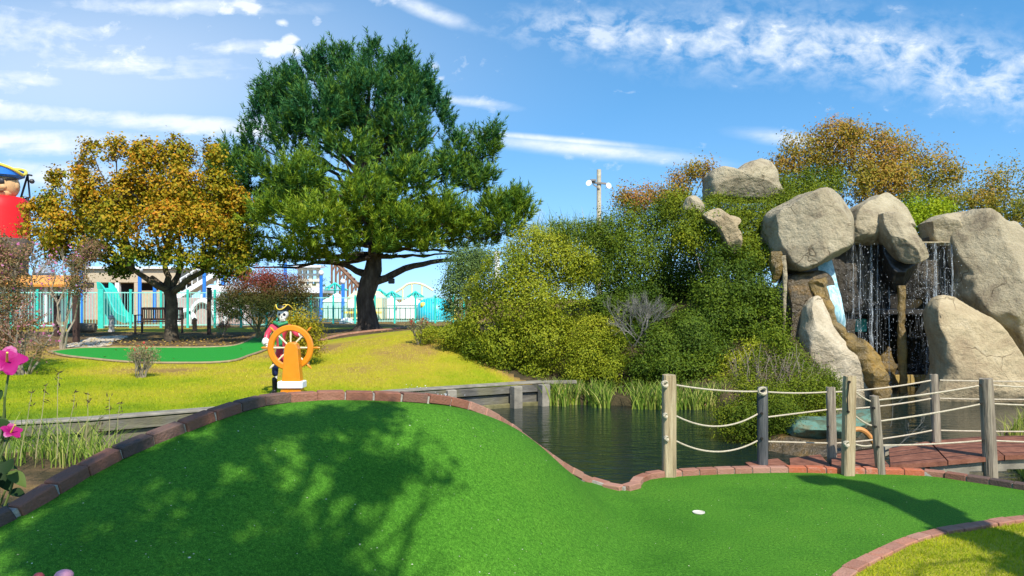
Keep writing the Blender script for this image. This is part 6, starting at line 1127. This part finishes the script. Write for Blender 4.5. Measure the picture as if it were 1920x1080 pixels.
# tan pavilion
root = thing('pavilion', 'tan flat roofed pavilion with dark openings behind the maple', 'building', tuple(P(235, 610, 42))); 
mb = MB(); boxpx(mb, 150, 335, 504, 530, 42, 5); mb.build('fascia', M_tan, root); mb = MB(); boxpx(mb, 155, 330, 530, 607, 44.5, 2.2); mb.build('back_wall', M_dark, root)  # near-black back wall stands in for the shade inside
for px in (152, 180, 219, 255, 300, 330): mb = MB(); boxpx(mb, px-4, px+4, 530, 608, 42, .25); mb.build('column', M_white if px == 219 else M_tan, root)
mb = MB(); boxpx(mb, 160, 178, 540, 607, 42.2, .2); mb.build('panel', M_pinkg, root); mb = MB(); boxpx(mb, 262, 296, 545, 607, 42.3, .2); mb.build('panel', M_tan, root)
mb = MB(); boxpx(mb, 148, 338, 500, 504, 41.8, 5.6, .01); mb.build('roof_edge', M_white, root)
# white ride stairs
root = thing('ride_stairs', 'white stair ramp with handrail rising to the right behind the maple', 'stairs', tuple(P(360, 608, 40)))
a, b_ = P(318, 562, 40), P(402, 510, 40); ang = math.atan2(b_.z-a.z, b_.x-a.x)
mb = MB(); mb.box((a+b_)/2+Vector((0, .5, -.1)), ((b_-a).length, 1.0, .24), m=Matrix.Rotation(-ang, 4, 'Y')); mb.build('stringer', M_white, root)
mb = MB(); mb.tube([a+Vector((0, 0, .75)), b_+Vector((0, 0, .75))], .045, 6); mb.tube([a+Vector((0, 0, .4)), b_+Vector((0, 0, .4))], .03, 6)
for k in range(9): q = a.lerp(b_, k/8); mb.tube([q, q+Vector((0, 0, .75))], .03, 6)
mb.build('handrail', M_white, root)
for k in (.3, .65, 1): q = a.lerp(b_, k); mb = MB(); mb.box((q.x, 40.5, (q.z+GF)/2-.1), (.16, .16, q.z-GF)); mb.build('support', M_white, root)
# ride facade with white arches
root = thing('arched_facade', 'low greyish pink ride facade with white arches right of the maple', 'ride facade', tuple(P(405, 612, 33)))
mb = MB(); boxpx(mb, 328, 470, 558, 612, 33, .3); mb.build('wall', M_pinkg, root)
for c_, w_ in ((380, 26), (350, 16), (440, 20)):
    mb = MB(); mb.tube([P(c_+w_*math.cos(t), 612-(48 if c_ == 380 else 30)*math.sin(t), 32.85) for t in np.linspace(0, math.pi, 15)], .11, 6); mb.build('arch', M_white, root)
mb = MB(); boxpx(mb, 385, 440, 535, 560, 34, 1.2, .1); mb.build('white_canopy', M_white, root)
# teal slide
root = thing('slide', 'turquoise slide curving down behind the fence left of the garden pillar', 'slide', tuple(P(215, 612, 32)))
vs = []; fs = []; path = [(193, 542, 0), (200, 545, 0), (210, 560, -.1), (218, 580, -.2), (228, 598, -.3), (245, 606, -.4)]
c = catmull([tuple(P(x, y, 32+dd)) for x, y, dd in path], 5)
for q in c:
    for dy, dz in ((-.5, .3), (-.45, 0), (.45, 0), (.5, .3)): vs.append((q[0], q[1]+dy, q[2]+dz))
for i in range(len(c)-1):
    for j in range(3): fs.append((i*4+j, i*4+j+1, i*4+5+j, i*4+4+j))
o = obj('chute', vs, fs, M_teal, root); sm = o.modifiers.new('s', 'SOLIDIFY'); sm.thickness = .06
mb = MB(); boxpx(mb, 186, 204, 540, 612, 32.4, .7); mb.build('tower', M_teal, root)
# orange awning stall and teal lattice at the far left
root = thing('awning_stall', 'stall with a long orange awning and pale lattice at the far left', 'stall', tuple(P(60, 612, 38)))
mb = MB(); a, b_ = P(-60, 530, 37), P(135, 522, 37); mb.box(((a.x+b_.x)/2, 37.6, a.z+.1), (b_.x-a.x, 1.6, .12), m=Matrix.Rotation(R(18), 4, 'X')); mb.build('awning', M_orange, root)
mb = MB(); boxpx(mb, -60, 130, 534, 610, 38.5, .3); mb.build('wall', flat('stall_wall', (.42, .55, .48), .7, var=.3, scale=2), root)
for px in (-20, 40, 85, 128): mb = MB(); boxpx(mb, px-2, px+2, 530, 610, 37.2, .12); mb.build('column', M_white, root)
mb = MB(); mb.ball(P(82, 512, 39), (.55, .5, .32), 12); mb.build('roof_vent', flat('grey_vent', (.25, .3, .36), .5), root, True)
# giant pirate head on a red base
hd = 46; root = thing('giant_pirate_head', 'giant pirate head in a blue and yellow hat on a red base', 'sculpture', tuple(P(0, 600, hd)))
mb = MB(); c = P(-6, 452, hd); rB = 55*hd/F; mb.lathe(c, [(rB*1.0, 0), (rB*1.0, .1), (rB*.97, 2.0), (rB*.93, 2.45), (rB*.8, 2.7)], 28); bd_ = mb.build('base', M_red, root, True)
cu = bpy.data.curves.new('t', 'FONT'); cu.body = 'A'; cu.size = .75; cu.extrude = .02; tmp = bpy.data.objects.new('t', cu); C.objects.link(tmp)
bpy.context.view_layer.update(); me = bpy.data.meshes.new_from_object(tmp.evaluated_get(bpy.context.evaluated_depsgraph_get())); bpy.data.objects.remove(tmp)
o = bpy.data.objects.new('lettering', me); me.materials.clear(); me.materials.append(flat('faded_letter', (.75, .10, .08), .5)); C.objects.link(o)
lp_ = P(8, 437, hd); th = math.asin(min(.9, (lp_.x-c.x)/rB)); o.matrix_world = Matrix.Translation((c.x+math.sin(th)*(rB+.02), hd-math.cos(th)*(rB+.02), lp_.z)) @ Matrix.Rotation(th, 4, 'Z') @ Matrix.Rotation(R(90), 4, 'X')
mw = o.matrix_world.copy(); o.parent = bd_; o.matrix_parent_inverse = root_matrix(bd_).inverted(); o.matrix_basis = mw
mb = MB(); mb.lathe(P(-6, 600, hd)+Vector((0, 0, -.3)), [(rB*.9, 0), (rB*.9, 4.2), (rB*1.05, 4.6), (rB*1.1, 5.3)], 20); mb.build('plinth', flat('brown_plinth', (.20, .15, .11), .8), root, True)
hc = P(5, 346, hd); n0_ = len(bpy.data.objects); M_skin = flat('painted_skin', (.62, .36, .16), .5)
mb = MB(); mb.ball(hc, (1.05, .95, 1.0), 24); mb.ball(hc+Vector((.1, -.35, -.55)), (.72, .55, .42), 16); mb.ball(hc+Vector((-.15, -.92, -.08)), (.26, .30, .22), 14); mb.ball(hc+Vector((-.55, -.7, -.12)), (.3, .25, .25), 12); mb.ball(hc+Vector((.45, -.7, -.15)), (.3, .25, .25), 12); mb.ball(hc+Vector((.05, -.9, -.68)), (.42, .16, .10), 12); mb.ball(hc+Vector((1.0, 0, 0)), (.12, .22, .28), 10); hobj = mb.build('head', M_skin, root, True)
mb = MB(); mb.ball(hc+Vector((.42, -.85, .22)), (.27, .14, .24), 14); mb.tube([hc+Vector((.7, -.75, .35)), hc+Vector((1.02, -.1, .45))], .06, 6); mb.build('eye_patch', M_dark, hobj, True)
mb = MB(); mb.tube([hc+Vector((.55-.5*k, -.88, -.42-.03*k)) for k in (-.3, 0, .5, 1, 1.5, 2)], [.05, .1, .14, .14, .1, .04], 8); mb.build('moustache', flat('brown_hair', (.15, .07, .03), .6), hobj, True)
mb = MB(); vs = []; fs = []; nn = 32; tr = []
for j in range(nn):
    th = 2*math.pi*j/nn; k2 = abs(math.sin(th))**1.2; base = hc+Vector((0, 0, .55)); r0, r1 = 1.02, 1.28; h = .2+.62*k2
    vs += [base+Vector((r0*math.cos(th), r0*math.sin(th), 0)), base+Vector((r1*math.cos(th), r1*math.sin(th), .12)), base+Vector((r1*1.08*math.cos(th), r1*1.02*math.sin(th), h))]; tr.append(Vector(vs[-1]))
for j in range(nn): j2 = (j+1) % nn; fs += [(j*3, j2*3, j2*3+1, j*3+1), (j*3+1, j2*3+1, j2*3+2, j*3+2)]
mb.add(vs, fs); mb.lathe(base, [(1.0, 0), (.98, .4), (.7, .62), (.1, .7)], 24); ho = mb.build('hat', M_blue, root, True)
mb = MB(); mb.tube(tr, .10, 8, closed=True); mb.tube([hc+Vector((.0+.35*math.cos(t)-.1, -1.32, .95-.4*math.sin(t))) for t in np.linspace(0, math.pi, 9)], .085, 8); mb.build('hat_trim', M_yel, ho, True)
HK = Matrix.Translation(P(5, 374, hd)) @ Matrix.Diagonal((.9, .9, .9, 1)) @ Matrix.Translation(-P(5, 374, hd))
for me_ in {q.data for q in root.children_recursive if q.name.split('.')[0] in ('head', 'eye_patch', 'moustache', 'hat', 'hat_trim')}: me_.transform(HK)
root = thing('rigging_mast', 'thin black rigging arm with a lamp beside the giant pirate head', 'mast', tuple(P(50, 600, 47))); mb = MB(); mb.tube([P(38, 375, 47), P(52, 328, 47)], .07, 6); mb.tube([P(56, 370, 47), P(52, 328, 47)], .06, 6); mb.tube([P(44, 326, 47), P(60, 329, 47)], .06, 6); mb.tube([P(50, 600, 47), P(52, 370, 47)], .09, 8); mb.tube([P(38, 375, 47), P(56, 370, 47)], .06, 6); mb.build('arm', M_dark, root); mb = MB(); mb.ball(P(60, 340, 47), .16, 8); mb.build('lamp', M_dark, root, True)
# coaster pieces
root = thing('coaster_frame', 'cream timber coaster frame standing behind the reddish bush', 'ride frame', tuple(P(580, 600, 52))); mb = MB()
for px in (562, 572, 583, 597): mb.box(P(px, 552, 52), (.22, .3, 3.9))
for py in (505, 515, 526, 538, 550, 562): mb.box(P(580, py, 51.8), (1.5, .12, .16))
mb.build('lattice', flat('cream_timber', (.68, .62, .48), .7), root)
mb = MB(); mb.box(P(580, 500, 51.8), (1.9, 1.2, .14)); mb.build('platform', M_white, root)
root = thing('coaster_hill', 'brown timber coaster track dropping to the right just left of the pine trunk', 'roller coaster', tuple(P(650, 600, 58))); mb = MB()
a, b_ = P(622, 486, 58), P(682, 548, 58); rr = random.Random(1)
for o_ in (0, .9): mb.tube([a+Vector((0, o_, 0)), b_+Vector((0, o_, 0))], .13, 6)
mb.build('track', M_brownw, root); mb = MB()
for k in range(9): q = a.lerp(b_, k/8); mb.tube([q, (q.x, q.y, GF)], .09, 5); q2 = a.lerp(b_, min(1, (k+1)/8)); mb.tube([(q.x, q.y, max(GF, q.z-1.0)), q2], .06, 5); mb.tube([q+Vector((0, -.1, .1)), q+Vector((0, 1, .1))], .1, 5)
mb.build('trestle', M_brownw, root)
# white and yellow ride cabin, white tents, inflatables
root = thing('ride_cabin', 'pale yellow rounded ride cabin partly hidden by the pine trunk', 'ride cabin', tuple(P(680, 612, 40)))
mb = MB(); a, b_ = P(647, 545, 40), P(714, 612, 40); mb.box(((a.x+b_.x)/2, 41.2, (a.z+b_.z)/2), (b_.x-a.x, 2.2, a.z-b_.z), bev=.38); mb.build('cabin', M_paley, root, True)
mb = MB(); boxpx(mb, 652, 664, 562, 580, 39.95, .1); mb.build('window', M_white, root); mb = MB(); boxpx(mb, 646, 715, 584, 588, 39.92, .1, .01); mb.build('stripe', M_yel, root)
for k, (x0, x1, lb) in enumerate([(714, 746, 'white fabric tent just right of the pine trunk'), (744, 794, 'wide white fabric tent left of the cyan inflatable'), (602, 650, 'white tent canopy with mint walls left of the pine trunk')]):
    d = 44; root = thing('white_tent', lb, 'tent', tuple(P((x0+x1)/2, 612, d))); mb = MB(); a, b_ = P(x0, 572 if k < 2 else 566, d), P(x1, 612, d); w_ = b_.x-a.x
    mb.box(((a.x+b_.x)/2, d+.8, (a.z+GF)/2), (w_, w_*.8, a.z-GF)); mb.build('wall', M_white if k < 2 else flat('mint_wall', (.45, .75, .62), .6), root)
    cx = (a.x+b_.x)/2; mb = MB(); h = .55; vs = [(cx-w_*.54, d+.8-w_*.43, a.z), (cx+w_*.54, d+.8-w_*.43, a.z), (cx+w_*.54, d+.8+w_*.43, a.z), (cx-w_*.54, d+.8+w_*.43, a.z), (cx, d+.8, a.z+h)]; mb.add(vs, [(0, 1, 4), (1, 2, 4), (2, 3, 4), (3, 0, 4), (3, 2, 1, 0)]); mb.build('roof', M_white, root)
root = thing('inflatable', 'cyan inflatable dome at the right end of the fence', 'inflatable', tuple(P(818, 608, 38.5))); mb = MB(); mb.ball(P(815, 590, 39), (.98, .9, .95), 20); mb.ball(P(798, 585, 39), (.5, .6, .7), 14); mb.ball(P(838, 592, 39), (.45, .5, .55), 14); mb.build('body', M_cyan, root, True); mb = MB(); mb.ball(P(852, 600, 39), (.28, .4, .75), 12); mb.build('tail', M_yel, root, True); mb = MB(); mb.ball(P(793, 572, 38.5), .16, 10); mb.build('horn', M_yel, root, True)
mb = MB(); mb.ball(P(650, 606, 35.4), (.36, .3, .27), 16); o = mb.build('white_boulder', M_white, None, True); tag(o, 'rounded white painted boulder at the foot of the fence left of the pine', 'boulder')
for px, py, w_, lb in [(712, 542, 14, 'teal umbrella frame nearest to the pine trunk'), (735, 546, 18, 'middle teal umbrella frame above the white tents'), (779, 546, 16, 'teal umbrella frame farthest right above the white tents'), (628, 530, 24, 'large green and yellow umbrella ride frame left of the pine')]:
    d = 47; a = P(px, py, d); root = thing('umbrella_frame', lb, 'ride frame', (a.x, d, GF), group='teal umbrella frames above the tents'); mb = MB(); mb.tube([(a.x, d, GF), (a.x, d, a.z)], .07, 8); mb.build('pole', M_teal, root)
    mb = MB(); r = w_*d/F
    for k in range(10): th = k*.628; e_ = Vector((a.x+r*math.cos(th), d+r*math.sin(th), a.z-.35-.12*(w_ > 20))); mb.tube([(a.x, d, a.z), e_], .035, 5); e2 = Vector((a.x+r*math.cos(th+.628), d+r*math.sin(th+.628), a.z-.35-.12*(w_ > 20))); mb.tube([e_, e2], .03, 5)
    mb.build('ribs', M_teal, root)
root = thing('arched_track', 'pale yellow arched track high behind the tents', 'ride track', tuple(P(780, 610, 56))); mb = MB(); c = catmull([tuple(P(x, y, 56)) for x, y in [(742, 548), (755, 540), (765, 533), (780, 531), (795, 535), (812, 545)]], 4)
mb.tube([Vector(q) for q in c], .10, 6); mb.build('track', M_paley, root)
for i in (4, 10, 15): mb = MB(); mb.tube([Vector(c[i]), Vector((c[i][0], c[i][1], GF))], .07, 6); mb.build('support', M_paley, root)
root = thing('loudspeaker', 'small grey loudspeaker hanging from the low right limb of the pine', 'loudspeaker', tuple(P(734, 527, 25))); mb = MB(); mb.box(P(734, 527, 25), (.2, .16, .18), bev=.02); mb.build('housing', M_dark, root); mb = MB(); mb.tube([P(734, 521, 25), P(734, 514, 25.1)], .01, 5); mb.build('bracket', M_dark, root)
# lamp pole on the hill
LD = 44; root = thing('lamp_pole', 'weathered wooden pole with a cross arm and two round lamps above the bushes', 'lamp pole', tuple(P(1123, 560, LD)))
mb = MB(); mb.tube([P(1123, 600, LD), P(1123, 318, LD)], [.16, .13], 12); mb.build('pole', flat('pole_wood', (.50, .44, .32), .85, var=.2, bump=.3), root)
mb = MB(); mb.box(P(1121, 343, LD-.15), (1.05, .1, .11), bev=.01, m=Matrix.Rotation(R(5), 4, 'Y')); mb.box(P(1118, 350, LD-.15), (.5, .06, .06), m=Matrix.Rotation(R(35), 4, 'Y')); mb.build('cross_arm', flat('arm_grey', (.22, .19, .16), .6), root)
for px, py, s_ in ((1105, 344, -1), (1140, 349, 1)):
    q = P(px, py, LD-.3); mb = MB(); mb.lathe(q, [(.05, -.12), (.10, -.08), (.17, .06), (.18, .09), (.0, .09)], 16, m=Matrix.Rotation(R(75), 4, 'X') @ Matrix.Rotation(R(25*s_), 4, 'Y')); mb.build('lamp', flat('lamp_white', (.75, .76, .78), .3), root, True)
mb = MB(); mb.box(P(1112, 338, LD-.25), (.34, .2, .12), bev=.02); mb.build('ballast', flat('ballast_grey', (.2, .2, .2), .5), root)
root = thing('white_chimney', 'small white cylinder cap poking above the yellow green shrub', 'vent pipe', tuple(P(932, 520, 19.5))); mb = MB(); mb.tube([P(932, 560, 19.5), P(932, 476, 19.5)], .075, 12); mb.build('pipe', M_white, root); mb = MB(); mb.tube([P(932, 478, 19.5), P(932, 471, 19.5)], .09, 12); mb.build('cap', M_white, root)
# distant tree line and low buildings
M_far = leafmat('far_leaves', [(0, (.05, .09, .02)), (.5, (.11, .16, .04)), (1, (.2, .22, .07))])
for i, (px, r, d) in enumerate([(-30, 42, 58), (110, 34, 60), (590, 26, 62)]):
    shrub('background_tree', ['green tree far behind at the left edge', 'green tree far behind above the orange awning', 'small green tree far behind the coaster frame'][i], cl([(px, 560, r), (px-r*.8, 575, r*.7), (px+r*.8, 575, r*.7)], d), 1800, .32, M_far, 60+i, stems=True, cat='tree', spread=.4, per=6)
root = thing('dark_shelter', 'low white roofed shelter between the fences behind the reddish bush', 'building', tuple(P(500, 610, 46))); mb = MB(); boxpx(mb, 420, 605, 540, 550, 46, 4, .03); mb.build('roof', M_white, root); mb = MB(); boxpx(mb, 428, 598, 550, 610, 47.5, 2); mb.build('wall', flat('mint_grey_wall', (.40, .50, .46), .7, var=.3, scale=2), root)
S.render.resolution_x = 1024; S.render.resolution_y = 576
S.render.engine = 'CYCLES'
